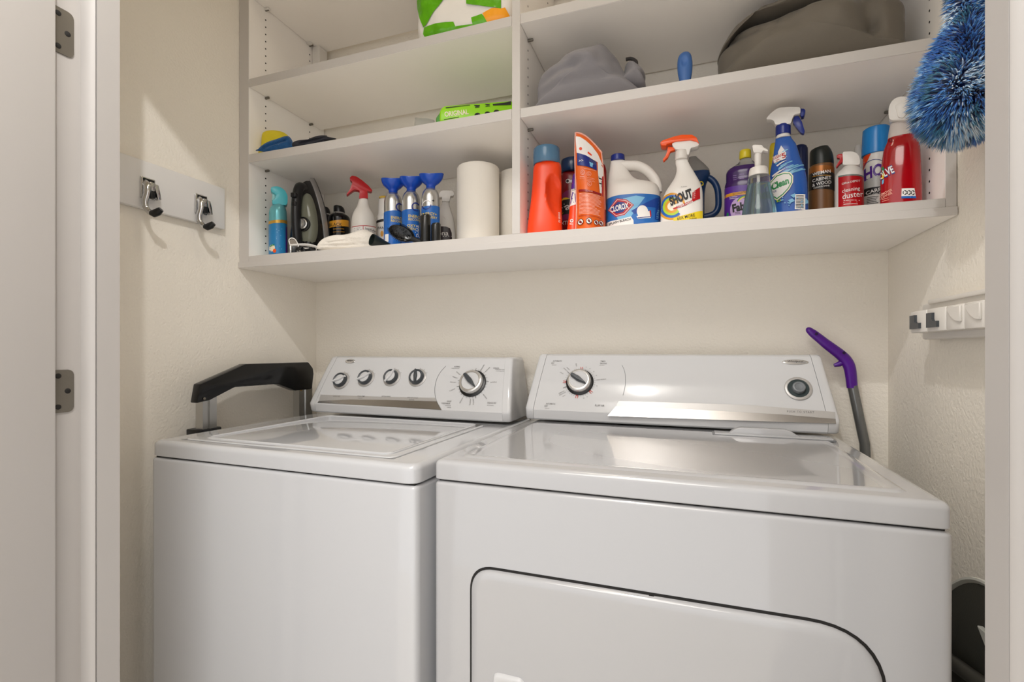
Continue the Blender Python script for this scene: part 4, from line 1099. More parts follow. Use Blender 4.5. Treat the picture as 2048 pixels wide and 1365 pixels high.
p_.poly('diamond', RED, [(1214.5, 416), (1233, 395), (1253, 398), (1268, 409), (1249, 429), (1231, 432)]); p_.poly('diamond', WPRINT, [(1216.5, 416), (1234, 397), (1252, 400), (1265.5, 409), (1248, 427), (1232, 430)]); p_.poly('diamond', RED, [(1217.5, 416), (1234.5, 398), (1251.5, 401), (1264, 409), (1247.5, 426), (1232, 429)]); p_.poly('diamond', NAVY, [(1220.5, 415), (1235.5, 401.5), (1247, 403.5), (1257, 410), (1245.5, 423.5), (1232.5, 425.5)])
p_.text('lettering', WPRINT, 'CLOROX', 1238.5, 413.5, 12, 37, 7.5, .035); p_.text('lettering', PRINTK, 'SPLASH BLEACH', 1239, 441.3, 4.6, 45, 7, .014)
p_.poly('splash_figure', WPRINT, circ(1285, 422, 11.5, 12.5)); p_.poly('splash_figure', WPRINT, [(1273, 432), (1299, 420), (1302, 434), (1276, 437)]); p_.poly('splash_ring', NAVY, [(1275, 434.5), (1301, 431), (1301, 432.4), (1276, 436.2)]); p_.poly('splash_red', RED, [(1299, 419), (1302, 419), (1303, 430), (1301, 433)]); p_.lines('fine_print', SKY, 1268, 1278, 406, 410, 2, 1.2, -.1); p_.text('lettering', SKY, 'ULTRA', 1316.5, 424, 4.4, 20, 80); p_.done()

# stain remover spray
sl = Slot(1363, -.235, B0)
t_ = std('stain_remover', 'white trigger spray with rainbow swirl label and orange top', 'spray bottle', sl)
b_ = body_px(sl, [(320, 1351.5, 1374.5), (326, 1351, 1377), (334, 1353, 1381), (346, 1352, 1388), (356, 1348, 1393.5), (368, 1340, 1400), (380, 1332, 1404), (392, 1326.5, 1405.5), (404, 1323.5, 1406), (442, 1321, 1406)], .5, 2.3)
t = BM(); b_.mesh(t); part('bottle', t, WHITE, t_)
free_part('neck_ring', sl, [(302, 1351, 1374), (304, 1350.5, 1375), (320, 1350, 1375.5)], MILK, t_)
p_ = Print(sl, b_, t_)
sw = (1343.5, 413)
for r0, r1, m_, a0, a1 in ((23, 27.5, OCHRE, .9, 6.1), (18, 23.3, BLUE, .75, 5.6), (13.5, 18.3, gl('lime_print', (170, 200, 50)), .6, 5.6), (8.5, 13.8, OCHRE, .5, 5.8), (3, 8.8, CREAM, 0, 2 * PI)):
    p_.poly('swirl', m_, arcband(*sw, r0, r1, a0, a1, 40, 1.0 if r0 > 1 else 1))
p_.poly('banner', RED, [(1346, 417), (1384, 401), (1385, 385), (1400, 372.5), (1400.5, 396), (1370, 412.5), (1347, 420)])
p_.poly('corner_flash', YEL, [(1347, 437), (1376, 429), (1406, 419), (1406, 440), (1347, 445)])
p_.text('lettering', PRINTK, 'SHOUT', 1361.5, 395, 17, 47, 19, .055, .12); p_.text('lettering_white', WPRINT, 'Triple Acting', 1370, 409.5, 5.6, 33, 16, .01); p_.lines('lettering_white', WPRINT, 1386, 1391, 384, 396, 4, 1, -.2)
p_.text('lettering', PRINTK, '60X MORE', 1372, 434.5, 6.0, 36, 10, .012); p_.text('lettering', PRINTK, 'CLEAN', 1386, 438, 4, 14, 5, .01); p_.text('lettering', PRINT, 'SC Johnson', 1368, 373.5, 2.2, 12); p_.done()
t = px_prism(sl, [(1346, 297), (1352, 303), (1372, 302), (1374, 313), (1377.5, 313.5), (1381, 300), (1396, 296), (1398, 292), (1394, 286), (1381, 283.5), (1360, 285), (1344, 291)], .024, .005, round_=.003); part('sprayer_body', t, WHITE, t_)
t = px_prism(sl, [(1321.5, 293.5), (1321, 290), (1326, 286), (1350, 278), (1364, 275), (1384, 275), (1393, 281), (1398, 293), (1394, 288.5), (1380, 285.3), (1352, 288), (1334, 293), (1333, 296), (1324, 295.5)], .030, .004, round_=.002); part('sprayer_top', t, ORANGE, t_)
t = px_prism(sl, [(1336, 295.5), (1352, 297), (1350.5, 302), (1341, 304.5), (1336, 316), (1327.5, 324), (1325.5, 321.5), (1331, 314), (1335, 303)], .012, .0025, round_=.002); part('trigger', t, ORANGE, t_)

sl = Slot(1388, -.115, B0)
t_ = std('softener_bottle', 'dark blue bottle with grey shoulders and side handle behind the stain remover', 'detergent bottle', sl)
b_ = body_px(sl, [(346, 1370, 1419), (352, 1362, 1420.5), (362, 1350, 1417), (376, 1342, 1412), (396, 1337, 1409.5), (440, 1335, 1409)], .6, 2.4)
t = BM(); b_.mesh(t)
hd_ = [Vector((x, 0, z)) for x, z in [sl.pt(u, v) for u, v in ((1412, 354), (1421, 358), (1430, 367), (1435.5, 381), (1437, 398), (1436.5, 414), (1431, 425), (1421, 431), (1408, 434))]]
tube(t, smooth_path(hd_, 4), [sl.px() * 6.6] * 40, 14) if False else tube(t, smooth_path(hd_, 4), sl.px() * 6.6, 14)
part('bottle', t, DKBLUE, t_, angle=60)
sh = body_px_free(sl, [(314, 1378, 1393), (318, 1377, 1396), (324, 1375.5, 1402), (334, 1373, 1412), (346, 1369.5, 1419.5)], .62, 2.4); t = BM(); sh.mesh(t); part('grey_shoulder', t, SMOKE, t_)
p_ = Print(sl, b_, t_); p_.poly('emblem', YEL, arcband(1403, 366, 2.6, 4.4, 0, 2 * PI, 20)); p_.done()

sl = Slot(1489, -.17, B0)
t_ = std('floor_soap', 'clear bottle of purple cleaner with a yellow cap', 'bottle', sl)
b_ = body_px(sl, [(319, 1480, 1503), (323, 1478.5, 1504.5), (327, 1474, 1509), (333, 1464, 1517), (339, 1455, 1523), (346, 1452, 1526), (362, 1452, 1526.5), (370, 1449.5, 1528.5), (440, 1449, 1529)], .68, 2.3)
zl = sl.pt(1489, 336)[1]
t = BM(); b_.mesh(t, z0=0, z1=zl, cap1=True); part('bottle', t, DPURP, t_)
t = BM(); b_.mesh(t, z0=zl + .0003, z1=b_.z[-1]); part('clear_shoulder', t, CLEAR, t_)
free_part('cap', sl, [(301, 1480, 1501), (303, 1479, 1502), (316, 1478.3, 1502.5), (318.5, 1478.8, 1502)], gl('yellow_cap', (206, 186, 34)), t_)
p_ = Print(sl, b_, t_)
for v in (350.5, 355, 359): p_.lines('ridges', gl('ridge_light', (150, 120, 180)), 1466, 1473, v, v, 1, .9, -.05, 0); p_.lines('ridges', MATS['ridge_light'], 1479, 1488, v - 1.5, v - 1.5, 1, .9, -.08, 0)
p_.poly('label', PURP, [(1445, 374), (1533, 368), (1533, 440), (1445, 440)]); p_.poly('label', gl('violet_glow', (190, 160, 206)), circ(1480, 420, 20, 24)); p_.poly('yellow_band', OCHRE, [(1445, 388), (1500, 382), (1533, 380), (1533, 386), (1500, 389), (1445, 394)]); p_.text('lettering', PRINTK, '2X CONCENTRATED', 1482, 386.5, 4.2, 34, 3); p_.lines('fine_print', WPRINT, 1459, 1475, 394, 397, 2, .9, -.05)
p_.text('lettering', PRINTK, 'Fabuloso', 1497, 411, 17, 66, 6, .05); p_.poly('rainbow', GREEN, arcband(1492, 412, 18, 20.5, 3.6, 5.4)); p_.poly('rainbow', YEL, arcband(1492, 412, 16, 18, 3.6, 5.4)); p_.lines('fine_print', PRINTK, 1470, 1484, 425, 428, 2, 1.0); p_.poly('leaf', GREEN, circ(1455, 428, 2, 4)); p_.done()

sl = Slot(1517.5, -.262, B0)
t_ = std('foam_pump_bottle', 'clear glass like foam pump bottle with pale blue soap and white pump', 'soap bottle', sl)
b_ = body_px(sl, [(352, 1497, 1538), (356, 1495.5, 1540), (369, 1494.5, 1541), (378, 1492.5, 1543), (400, 1488, 1548.5), (430, 1483.5, 1553.5)], .8)
t = BM(); b_.mesh(t); part('bottle', t, CLEAR, t_)
zi = sl.pt(1517, 368.5)[1]; bi = Body([[max(z, .004), c, rx - .0028, ry - .0028] for z, c, rx, ry in zip(b_.z, b_.c, b_.rx, b_.ry) if z > .002 or z == 0][:1] + [[z, c, rx - .0028, ry - .0028] for z, c, rx, ry in zip(b_.z, b_.c, b_.rx, b_.ry) if .005 < z])
t = BM(); bi.mesh(t, z0=.004, z1=zi); part('soap', t, LIQ, t_)
free_part('pump_collar', sl, [(334, 1506, 1528), (337, 1499.5, 1534.5), (341, 1498, 1536), (353, 1497, 1537.5)], WHITE, t_, edge=.001)
free_part('pump_stem', sl, [(306, 1509, 1523), (310, 1508.5, 1523), (335, 1509.5, 1522)], WHITE, t_)
t = px_prism(sl, [(1504.5, 294.5), (1508, 292.5), (1524, 293), (1527, 298.5), (1535, 302), (1536.5, 305.5), (1533, 305.5), (1526, 303.5), (1524, 308), (1507.5, 308), (1505.5, 300)], .018, .004, round_=.002); part('pump_head', t, WHITE, t_)
x, _ = sl.pt(1517, 400); t = BM(); lathe(t, [(.0026, .012), (.0026, sl.pt(1517, 350)[1])], 10, Matrix.Translation((x, 0, 0))); part('dip_tube', t, WHITE, t_)

# glass cleaner
sl = Slot(1577, -.205, B0)
t_ = std('glass_cleaner', 'tall blue trigger spray with a white nozzle head and green lettering', 'spray bottle', sl)
b_ = body_px(sl, [(276, 1551, 1581.5), (281, 1550.5, 1584), (292, 1548.5, 1592), (308, 1546.5, 1597), (324, 1543.5, 1602), (340, 1540.5, 1608.5), (356, 1539.5, 1612.5), (376, 1539.5, 1615), (425, 1541, 1616.5)], .55, 2.4)
t = BM(); b_.mesh(t); part('bottle', t, gl('cleaner_blue', (46, 92, 172), .2), t_)
free_part('white_ring', sl, [(270, 1552.5, 1580), (277, 1552, 1581)], WHITE, t_)
free_part('blue_collar', sl, [(251, 1551.5, 1580.5), (253, 1551, 1581.5), (271, 1551, 1582)], NAVY, t_)
t = px_prism(sl, [(1533.5, 241), (1540, 233), (1551, 224), (1560, 220), (1580, 219), (1600, 219.5), (1601, 231), (1588, 234), (1584, 243), (1581.5, 252), (1551, 254), (1548, 246), (1542, 243.5), (1534, 243.5)], .026, .006, round_=.003); part('sprayer_head', t, WHITE, t_)
t = px_prism(sl, [(1601, 220.5), (1608.5, 221), (1611, 225), (1608, 235), (1602, 236.5), (1600.5, 231)], .018, .003, round_=.002); part('nozzle', t, NAVY, t_)
t = px_prism(sl, [(1588, 235.5), (1597, 234), (1604, 246), (1609.5, 265), (1607.5, 269.5), (1602, 268), (1592, 256), (1585.5, 247)], .012, .003, round_=.003); part('trigger', t, NAVY, t_)
p_ = Print(sl, b_, t_)
p_.poly('peak', WPRINT, [(1556, 302), (1562, 289), (1570, 300), (1572, 308), (1556, 310)])
for k in range(12):
    a = random.uniform(-.3, .9); u0, v0 = random.uniform(1550, 1590), random.uniform(300, 345); L_ = random.uniform(10, 24); p_.poly('streaks', SKY, [(u0, v0), (u0 + L_, v0 - L_ * .45), (u0 + L_ + 2, v0 - L_ * .45 + 1.6), (u0 + 1, v0 + 1.8)])
for k in range(10):
    u0, v0 = random.uniform(1543, 1580), random.uniform(322, 352); L_ = random.uniform(18, 34); p_.poly('streaks', WPRINT if k % 3 == 0 else SKY, [(u0, v0), (u0 + L_ * .5, v0 - L_ * .32), (u0 + L_, v0 - L_ * .5), (u0 + L_ * .55, v0 - L_ * .22), (u0 + 2, v0 + 2.4)])
for k in range(9):
    u0, v0 = random.uniform(1575, 1606), random.uniform(392, 415); p_.poly('streaks', SKY, [(u0, v0), (u0 + 9, v0 - 4), (u0 + 14, v0 + 1), (u0 + 6, v0 + 5)])
p_.poly('burst', WPRINT, [(1545, 312), (1565, 305), (1572, 304), (1571, 318), (1548, 326)]); p_.text('lettering_red', RED, 'CLEAN', 1555, 312.5, 6, 19, 12, .02); p_.text('lettering_red', RED, '5', 1567.5, 311, 11, 8, 10, .03); p_.lines('lettering_red', RED, 1546, 1562, 321, 324, 2, 1.2, -.25)
p_.poly('oval_rim', CREAM, [(1541, 362), (1552, 350), (1568, 345), (1580, 346), (1586.5, 353), (1586, 366), (1579, 380), (1567, 393), (1554, 402), (1545, 396)]); p_.poly('oval_rim', GREEN, [(1541, 364), (1553, 352), (1568, 347.3), (1579, 348), (1584.5, 354), (1584, 366), (1577, 379), (1566, 391), (1554, 399.5), (1545, 393)]); p_.poly('oval', WPRINT, [(1541, 366), (1554, 354), (1568, 349.6), (1578, 350), (1582.6, 355), (1582, 366), (1575.5, 378), (1565, 389), (1554, 397), (1545, 390)])
p_.text('lettering', GREEN, 'Clean', 1560, 368.5, 13, 36, 15, .05, .15); p_.text('lettering_blue', NAVY, 'Shot', 1546, 383, 6, 14); p_.poly('green_flash', GREEN, [(1552, 402), (1562, 399.5), (1564, 403), (1553, 406)]); p_.text('lettering', YEL, '2.1', 1557, 402.8, 4, 8, 8)
p_.poly('bar_code', WPRINT, [(1590.5, 390), (1610.5, 388.5), (1610.5, 420), (1589.5, 420)])
for k in range(13): p_.poly('bar_code_lines', PRINTK, [(1592, 392.5 + k * 2.0), (1607.5, 391.5 + k * 2.0), (1607.5, 392.1 + k * 2.0 + .6 * (k % 3 == 0)), (1592, 393.1 + k * 2.0 + .6 * (k % 3 == 0))])
for k in range(20): p_.poly('drops', SKY, circ(1552 + random.random() * 55, 395 + random.random() * 24, random.uniform(.6, 1.6)))
p_.done()

sl = Slot(1548, -.085, B0)
t_ = std('yellow_bottle', 'slim yellow bottle mostly hidden behind the tall blue trigger spray', 'bottle', sl)
b_ = body_px(sl, [(287, 1542, 1554), (292, 1539.5, 1556.5), (320, 1538, 1558), (345, 1537, 1559), (420, 1536, 1560)], .8); t = BM(); b_.mesh(t); part('bottle', t, YEL, t_)
sl = Slot(1601.5, -.085, B0)
t_ = std('navy_can', 'dark navy can half hidden behind the tall blue trigger spray', 'can', sl)
b_ = body_px(sl, [(291, 1592, 1608), (293.5, 1588, 1613), (299, 1586.5, 1616), (330, 1586, 1616.5), (425, 1586, 1617)], 1.0); t = BM(); b_.mesh(t); part('can', t, gl('navy_can_paint', (18, 34, 84), .3), t_)

# wood polish aerosol
sl = Slot(1643, -.175, B0)
t_ = std('wood_polish', 'dark aerosol of wood polish with a slanted black cap and copper band', 'spray can', sl)
b_ = body_px(sl, [(331, 1619.5, 1667), (334, 1618.5, 1668), (350, 1618, 1668.5), (420, 1618, 1669)], 1.0); t = BM(); b_.mesh(t); part('can', t, BWN, t_)
cpb = body_px_free(sl, [(296, 1621, 1657), (303, 1619.5, 1662), (318, 1619, 1667), (333, 1619, 1668)], 1.0); t = BM(); cpb.mesh(t)
x0, zq = sl.pt(1620, 304); x1, zr = sl.pt(1656, 293); zmax = max(v.co.z for v in t.verts)
for v in t.verts:
    if v.co.z > zmax - .004: v.co.z = zq + (zr - zq) * max(0, min(1, (v.co.x - x0) / (x1 - x0)))
part('cap', t, gl('dark_green_black', (20, 26, 22), .35), t_)
p_ = Print(sl, b_, t_); p_.poly('copper_band', gl('copper_print', (150, 92, 40), .3, metal=.4), [(1612, 333), (1674, 329.5), (1674, 342), (1612, 346)]); p_.poly('label', gl('black_label', (24, 20, 18)), [(1612, 346), (1674, 342), (1674, 378), (1612, 379.5)])
p_.text('lettering', WPRINT, 'WEIMAN', 1643, 345.5, 6.4, 36, 4, .01); p_.poly('copper_band', OCHRE, [(1625, 352.6), (1661, 349.6), (1661, 350.4), (1625, 353.4)]); p_.text('lettering', WPRINT, 'CABINET', 1643.5, 358, 6.4, 38, 3, .003); p_.text('lettering', WPRINT, '& WOOD', 1643.5, 367, 6.4, 38, 3, .003); p_.text('lettering', WPRINT, 'CLEAN & SHINE', 1643, 373.8, 3.0, 32, 2); p_.done()

# compressed air duster
sl = Slot(1698, -.2, B0)
t_ = std('air_duster', 'short red and white duster can with a red trigger', 'spray can', sl)
b_ = body_px(sl, [(333, 1686, 1715), (337, 1683, 1718), (341, 1677, 1722), (347, 1671.5, 1725.5), (352, 1669.5, 1727), (420, 1669, 1727.5)], 1.0); t = BM(); b_.mesh(t); part('can', t, WHITE, t_)
p_ = Print(sl, b_, t_); p_.poly('label', RED, [(1676.5, 354), (1735, 350), (1735, 425), (1676.5, 425)]); p_.poly('label_rim', gl('grey_green_rim', (110, 122, 116)), [(1676, 351), (1735, 347), (1735, 350), (1676, 354)])
p_.text('lettering', WPRINT, 'Office DEPOT', 1702, 364.5, 4.0, 37, 4, .012); p_.text('lettering', WPRINT, 'cleaning', 1702, 380.5, 7.5, 36, 4); p_.text('lettering', WPRINT, 'duster', 1705.5, 390, 11.5, 42, 4, .003)
p_.lines('fine_print', WPRINT, 1687, 1720, 401.5, 409, 3, 1.1, -.06, .3); p_.done()
t = px_prism(sl, [(1685, 334), (1686, 324), (1685, 312), (1687, 308.5), (1702, 307.5), (1712, 310), (1718, 317), (1720, 327), (1719, 334)], .030, .007, round_=.003); part('nozzle_cap', t, WHITE, t_)
t = px_prism(sl, [(1673, 314), (1676, 310.5), (1684, 309.5), (1687, 312), (1687.5, 324), (1680, 329), (1673.5, 336.5), (1672, 335), (1676, 327), (1680, 322), (1679, 317.5), (1674, 318)], .012, .003, round_=.002); part('trigger', t, RED, t_)
sl = Slot(1717, -.085, B0)
t_ = std('white_bottle', 'white capped bottle just showing behind the short red duster can', 'bottle', sl)
b_ = body_px(sl, [(291, 1712, 1722), (294, 1709.5, 1724.5), (305, 1708.5, 1725.5), (312, 1704, 1730), (320, 1702, 1732), (420, 1702, 1732)], 1.0); t = BM(); b_.mesh(t); part('bottle', t, MILK, t_)

# carpet cleaner aerosol
sl = Slot(1753, -.15, B0)
t_ = std('carpet_foam', 'tall white aerosol with bright blue cap and purple lettering', 'spray can', sl)
b_ = body_px(sl, [(304, 1731, 1776), (308, 1728, 1779), (312, 1726.5, 1780), (420, 1726, 1781)], 1.0); t = BM(); b_.mesh(t); part('can', t, WHITE, t_)
free_part('cap', sl, [(257.5, 1727, 1779), (259.5, 1725, 1780.5), (285, 1723.5, 1781.5), (311, 1722.5, 1782.5)], gl('cap_blue', (28, 128, 200), .25), t_)
p_ = Print(sl, b_, t_); p_.poly('red_panel', ORED, [(1722, 311), (1742, 307), (1729, 332), (1722, 346)]); p_.poly('red_panel', ORED, [(1770, 355), (1786, 340), (1786, 376), (1760, 377)]); p_.poly('ellipse', NAVY, arcband(1752, 341, 29, 30.5, 0, 2 * PI, 48, .72)); p_.poly('grey_panel', gl('grey_panel', (190, 190, 186)), [(1722, 376), (1726, 362), (1748, 350), (1770, 353), (1764, 372), (1786, 378)])
p_.text('lettering', PURP, 'HOT', 1755, 341, 25, 56, 9, .035, .2); p_.poly('black_band', PRINTK, [(1720, 378), (1786, 371), (1786, 386), (1720, 392)]); p_.text('lettering_white', WPRINT, 'CARPET', 1754, 381, 7.2, 46, 6, .02); p_.text('lettering_white', WPRINT, 'SPOT & STAIN REMOVER', 1753, 388.3, 3.0, 50, 6, .01); p_.lines('fine_print', PRINTK, 1733, 1757, 395, 408, 5, 1.2, -.1, .3); p_.done()

# red carpet stain spray
sl = Slot(1804, -.262, B0)
t_ = std('carpet_stain_spray', 'translucent red trigger spray bottle with white head at the right end', 'spray bottle', sl)
b_ = body_px(sl, [(246, 1780, 1817), (252, 1779, 1819), (262, 1777, 1824), (272, 1775.5, 1828), (280, 1774, 1830), (284, 1772, 1832), (290, 1769, 1837), (297, 1766.5, 1840), (310, 1764.5, 1841.5), (340, 1761, 1843), (402, 1760, 1845)], .68, 2.4, rymax=.029)
zr_ = sl.pt(1800, 275)[1]
t = BM(); b_.mesh(t, z0=0, z1=zr_); part('bottle', t, mat('red_liquid', (158, 8, 18), .12, coat=.4, var=.06), t_)
t = BM(); b_.mesh(t, z0=zr_ + .0002, z1=b_.z[-1]); part('neck', t, mat('frosted_neck', (216, 206, 200), .3, trans=.2), t_)
t = px_prism(sl, [(1779, 247), (1777, 232), (1778, 221), (1783, 210), (1792, 202.5), (1803, 200), (1814, 201), (1817, 206), (1817, 246)], .036, .010, round_=.006); part('sprayer_head', t, WHITE, t_)
t = px_prism(sl, [(1790, 214), (1802, 206), (1812, 206), (1812, 232), (1806, 240), (1796, 238)], .020, .003, r=.012, round_=.003); part('trigger', t, WHITE, t_)
p_ = Print(sl, b_, t_, .026); p_.text('lettering_dark', PRINTK, 'O', 1780.5, 276, 8, 7, 0); p_.text('lettering_back', NAVY, 'OLVE', 1771, 343.5, 17, 33, 17, .06); p_.text('lettering', WPRINT, 'OLVE', 1771, 343, 15.5, 32, 17, .025); p_.poly('colour_flash', GREEN, [(1763, 331), (1767, 330), (1768, 340), (1764, 345)]); p_.poly('colour_flash', SKY, [(1763, 358), (1768, 355), (1767, 364), (1763, 366)]); p_.poly('colour_flash', YEL, [(1763.5, 345), (1768, 343), (1767, 354), (1764, 355)])
p_.text('lettering', PINK, 'REMOVER', 1771, 383.5, 5.2, 27, 14, .01); p_.text('lettering', PINK, 'CLEANER', 1771, 389.5, 5.2, 27, 14, .01); p_.lines('fine_print', PINK, 1763, 1781, 396, 400, 2, 1, -.15)
p_.poly('recycling_label', WPRINT, [(1803.5, 376.5), (1829, 375), (1832.5, 395), (1802.5, 396.5)]); p_.poly('recycling_label_rim', BLUE, [(1802.8, 392), (1832, 390.5), (1832.5, 395), (1802.5, 396.5)])
for u in (1809.5, 1817.5, 1825.5):
    for q in range(3): a0 = q * 2.094 + .3; p_.poly('recycling_marks', PRINTK, arcband(u, 384.5, 2.4, 4.2, a0, a0 + 1.45, 8, 1.2))
p_.done()
# ================================================================== upper shelves
class FlatSlot:
    """a place whose thing stands square to the shelf; picture points land on its front plane"""
    def __init__(s, u, Y, base):
        p = at(u, 300, Y=Y); s.loc = Vector((p.x, Y, base)); s.face = 0.0; s.uc = u; s.Y = Y; s.base = base + .0006; s.loc.z += .0006
    def pt(s, u, v, r=0):
        p = at(u, v, Y=s.Y - r); return p.x - s.loc.x, p.z - s.base
    def px(s): return s.pt(s.uc + 1, 300)[0] - s.pt(s.uc, 300)[0]
def PZ(sl, u, v, r=0):
    x, z = sl.pt(u, v, r); return (x, max(z, .0012))

# plastic wrapped paper pack
sl = FlatSlot(930, -.205, L2[1])
xa = at(826, 40, Y=-.30).x - sl.loc.x; xb = XD0 - .004 - sl.loc.x
cxp, rxp = (xa + xb) / 2, (xb - xa) / 2
pk = Body([[0, cxp, rxp - .022, .090], [.004, cxp, rxp - .012, .100], [.018, cxp, rxp - .004, .108], [.06, cxp, rxp, .110], [.15, cxp, rxp, .110], [.19, cxp, rxp - .006, .104], [.205, cxp, rxp - .03, .085]], 5.0)
pk.dent = lambda x, z: .0040 * noise.noise(Vector((x * 22, z * 22, 3))) + .0012 * noise.noise(Vector((x * 60, z * 40, 8)))
tp = std('paper_pack', 'big green and white plastic wrapped paper pack on the upper left shelf', 'paper pack', sl)
t = BM(); pk.mesh(t, 4, 240); part('wrap', t, mat('white_film', (228, 224, 218), .3, bump=(26, .004, .5), var=.01), tp)
p_ = Print(sl, pk, tp, .108, .0022)
GF = mat('green_film', (92, 168, 14), .22, bump=(34, .006, .8), var=.35, vscale=22); OF = mat('orange_film', (240, 160, 30), .3, bump=(30, .004, .5), var=.08, vscale=14)
p_.poly('green_leaf', GF, [(828, -60), (829, 10), (834, 27), (839, 40), (845, 53), (851, 50), (889, 0), (930, -60)])
p_.poly('green_leaf', GF, [(847, 54), (892, 45), (907, 44), (911, 53), (945, 48), (943, 36), (964, 28), (975, 44), (958, 54), (925, 62), (890, 70), (848, 73), (845, 67)])
p_.poly('green_leaf', GF, [(934, -40), (934, 10), (965, 13.5), (1001, 15.5), (1002, -40)])
p_.poly('orange_panel', OF, [(965, 27), (983, 17), (1001, 15), (1008, 11), (1019, 30), (1019, 36), (975, 46)])
p_.done()

# green wipes packet
sl = Slot(952, -.19, L1[1], 0)
wp = std('wipes_packet', 'bright green wipes packet lying flat on the middle left shelf', 'packet', sl)
tk_ = .050
q = [PZ(sl, *c, tk_) for c in ((879, 243), (879, 222), (884, 214.5), (890, 211), (1022, 201), (1028, 205), (1028, 243))]
t = BM(); prism(t, q, -tk_, tk_, .006, 3); part('film', t, LIME, wp)
q = [PZ(sl, *c, tk_) for c in ((870.5, 242), (871, 228), (880, 216), (880, 242))]
t = BM(); prism(t, q, -tk_ * .6, tk_ * .6, .002, 1); part('crimped_end', t, gl('deep_lime', (60, 140, 18)), wp)
p_ = FreePrint(sl, lambda x, z, off: Vector((x, -tk_ - off, z)), wp, tk_); p_.b.map = lambda: (lambda x, z, off: Vector((x, -tk_ - off, z)))
p_.text('lettering', CREAM, 'ORIGINAL', 913, 226.5, 10.5, 48, 8.5, .03)
p_.poly('fine_print', PRINTK, [(888, 239), (918, 233.6), (918, 234.8), (888, 240.4)])
p_.poly('dark_shapes', PRINTK, [(891, 215), (940, 210), (940, 211), (892, 217)])
for u, v, r in ((954, 210.5, 6), (975, 208.5, 5)): p_.poly('dark_shapes', PRINTK, arcband(u, v, 0.2, r, 0, PI, 14, .55)); p_.poly('dark_shapes', PRINTK, [(u - 4, v + 4.2), (u + 5, v + 3.2), (u + 5, v + 4.6), (u - 4, v + 5.6)])
p_.poly('dark_shapes', PRINTK, [(985, 208.5), (1008, 206), (1022, 202.8), (1022, 210.4), (986, 211.6)])
for u, v in ((955, 228), (975, 225.5), (993, 222)): p_.poly('dark_shapes', PRINTK, circ(u, v + 3, 6, 5))
p_.done()
sl = Slot(848, -.165, L1[1])
t = BM(); q = [PZ(sl, *c) for c in ((829, 255), (830, 238.5), (834, 238.5), (838, 239.5), (858, 240.5), (869, 243.5), (869, 255))]; prism(t, q, -.012, .012, .002, 1)
o = part('clear_clip', t, mat('clip_plastic', (220, 220, 216), .12, trans=.7, ior=1.4), None); o.location = sl.loc; o.rotation_euler[2] = sl.face; tag(o, 'small clear plastic clip beside the green wipes packet', 'clip')

# sponge and cloths
sl = Slot(549, -.262, L1[1])
ol = [PZ(sl, *c) for c in ((521, 310), (522.5, 290), (524, 270), (530, 263.5), (545, 261.5), (562, 264), (573, 269.5), (580, 278), (585, 292), (587, 300))]
t = pillow(ol, .022, .022, None, 10, nz=(.0012, 60))
o = part('yellow_sponge', t, mat('sponge_yellow', (226, 206, 50), .9, bump=(300, .0025, 1), var=.08), None, angle=80); o.location = sl.loc; o.rotation_euler[2] = sl.face; tag(o, 'yellow sponge behind the blue cloth on the left shelf', 'sponge')
sl = Slot(552, -.298, L1[1])
ol = [PZ(sl, *c) for c in ((512, 308), (514, 301), (521, 293.5), (534, 285), (552, 279), (572, 272.5), (580, 275), (585, 283), (587.5, 293), (586, 303), (560, 308), (530, 312))]
ck = [(*sl.pt(528, 297), *sl.pt(572, 283), .0028, .008), (*sl.pt(520, 302), *sl.pt(540, 296), .002, .004), (*sl.pt(574, 277), *sl.pt(582, 292), .004, -.006)]
t = pillow(ol, .014, .012, crease(ck), 10, nz=(.0022, 140))
o = part('blue_cloth', t, mat('cloth_blue', (28, 84, 138), .95, bump=(420, .003, 1), var=.45, vscale=120, sheen=.2), None, angle=80); o.location = sl.loc; o.rotation_euler[2] = sl.face; tag(o, 'folded blue terry cloth at the left end of the shelf', 'cloth')
sl = Slot(628, -.285, L1[1])
ol = [PZ(sl, *c) for c in ((585, 294), (586, 285), (597, 281.5), (611, 281), (626, 275), (640, 271.5), (653, 271.5), (656, 274), (673, 278), (655, 282), (648, 283.5), (641, 286), (632, 292), (612, 293), (598, 293))]
ck = [(*sl.pt(600, 288), *sl.pt(640, 279), .003, .006), (*sl.pt(610, 284), *sl.pt(650, 275), .0025, -.004)]
t = pillow(ol, .011, .010, crease(ck), 9, nz=(.002, 60))
for (a, b_) in (((634, 289), (639, 293.5)), ((646, 285), (655, 288.5))):
    p0, p1 = sl.pt(*a), sl.pt(*b_); tube(t, [(p0[0], -.009, max(p0[1], .002)), (p1[0], -.014, max(p1[1], .002))], [.003, .0016], 8)
o = part('dark_glove', t, mat('cloth_black', (24, 26, 38), .6, bump=(90, .001), var=.2), None, angle=80); o.location = sl.loc; o.rotation_euler[2] = sl.face; tag(o, 'crumpled black cleaning glove beside the blue cloth', 'glove')

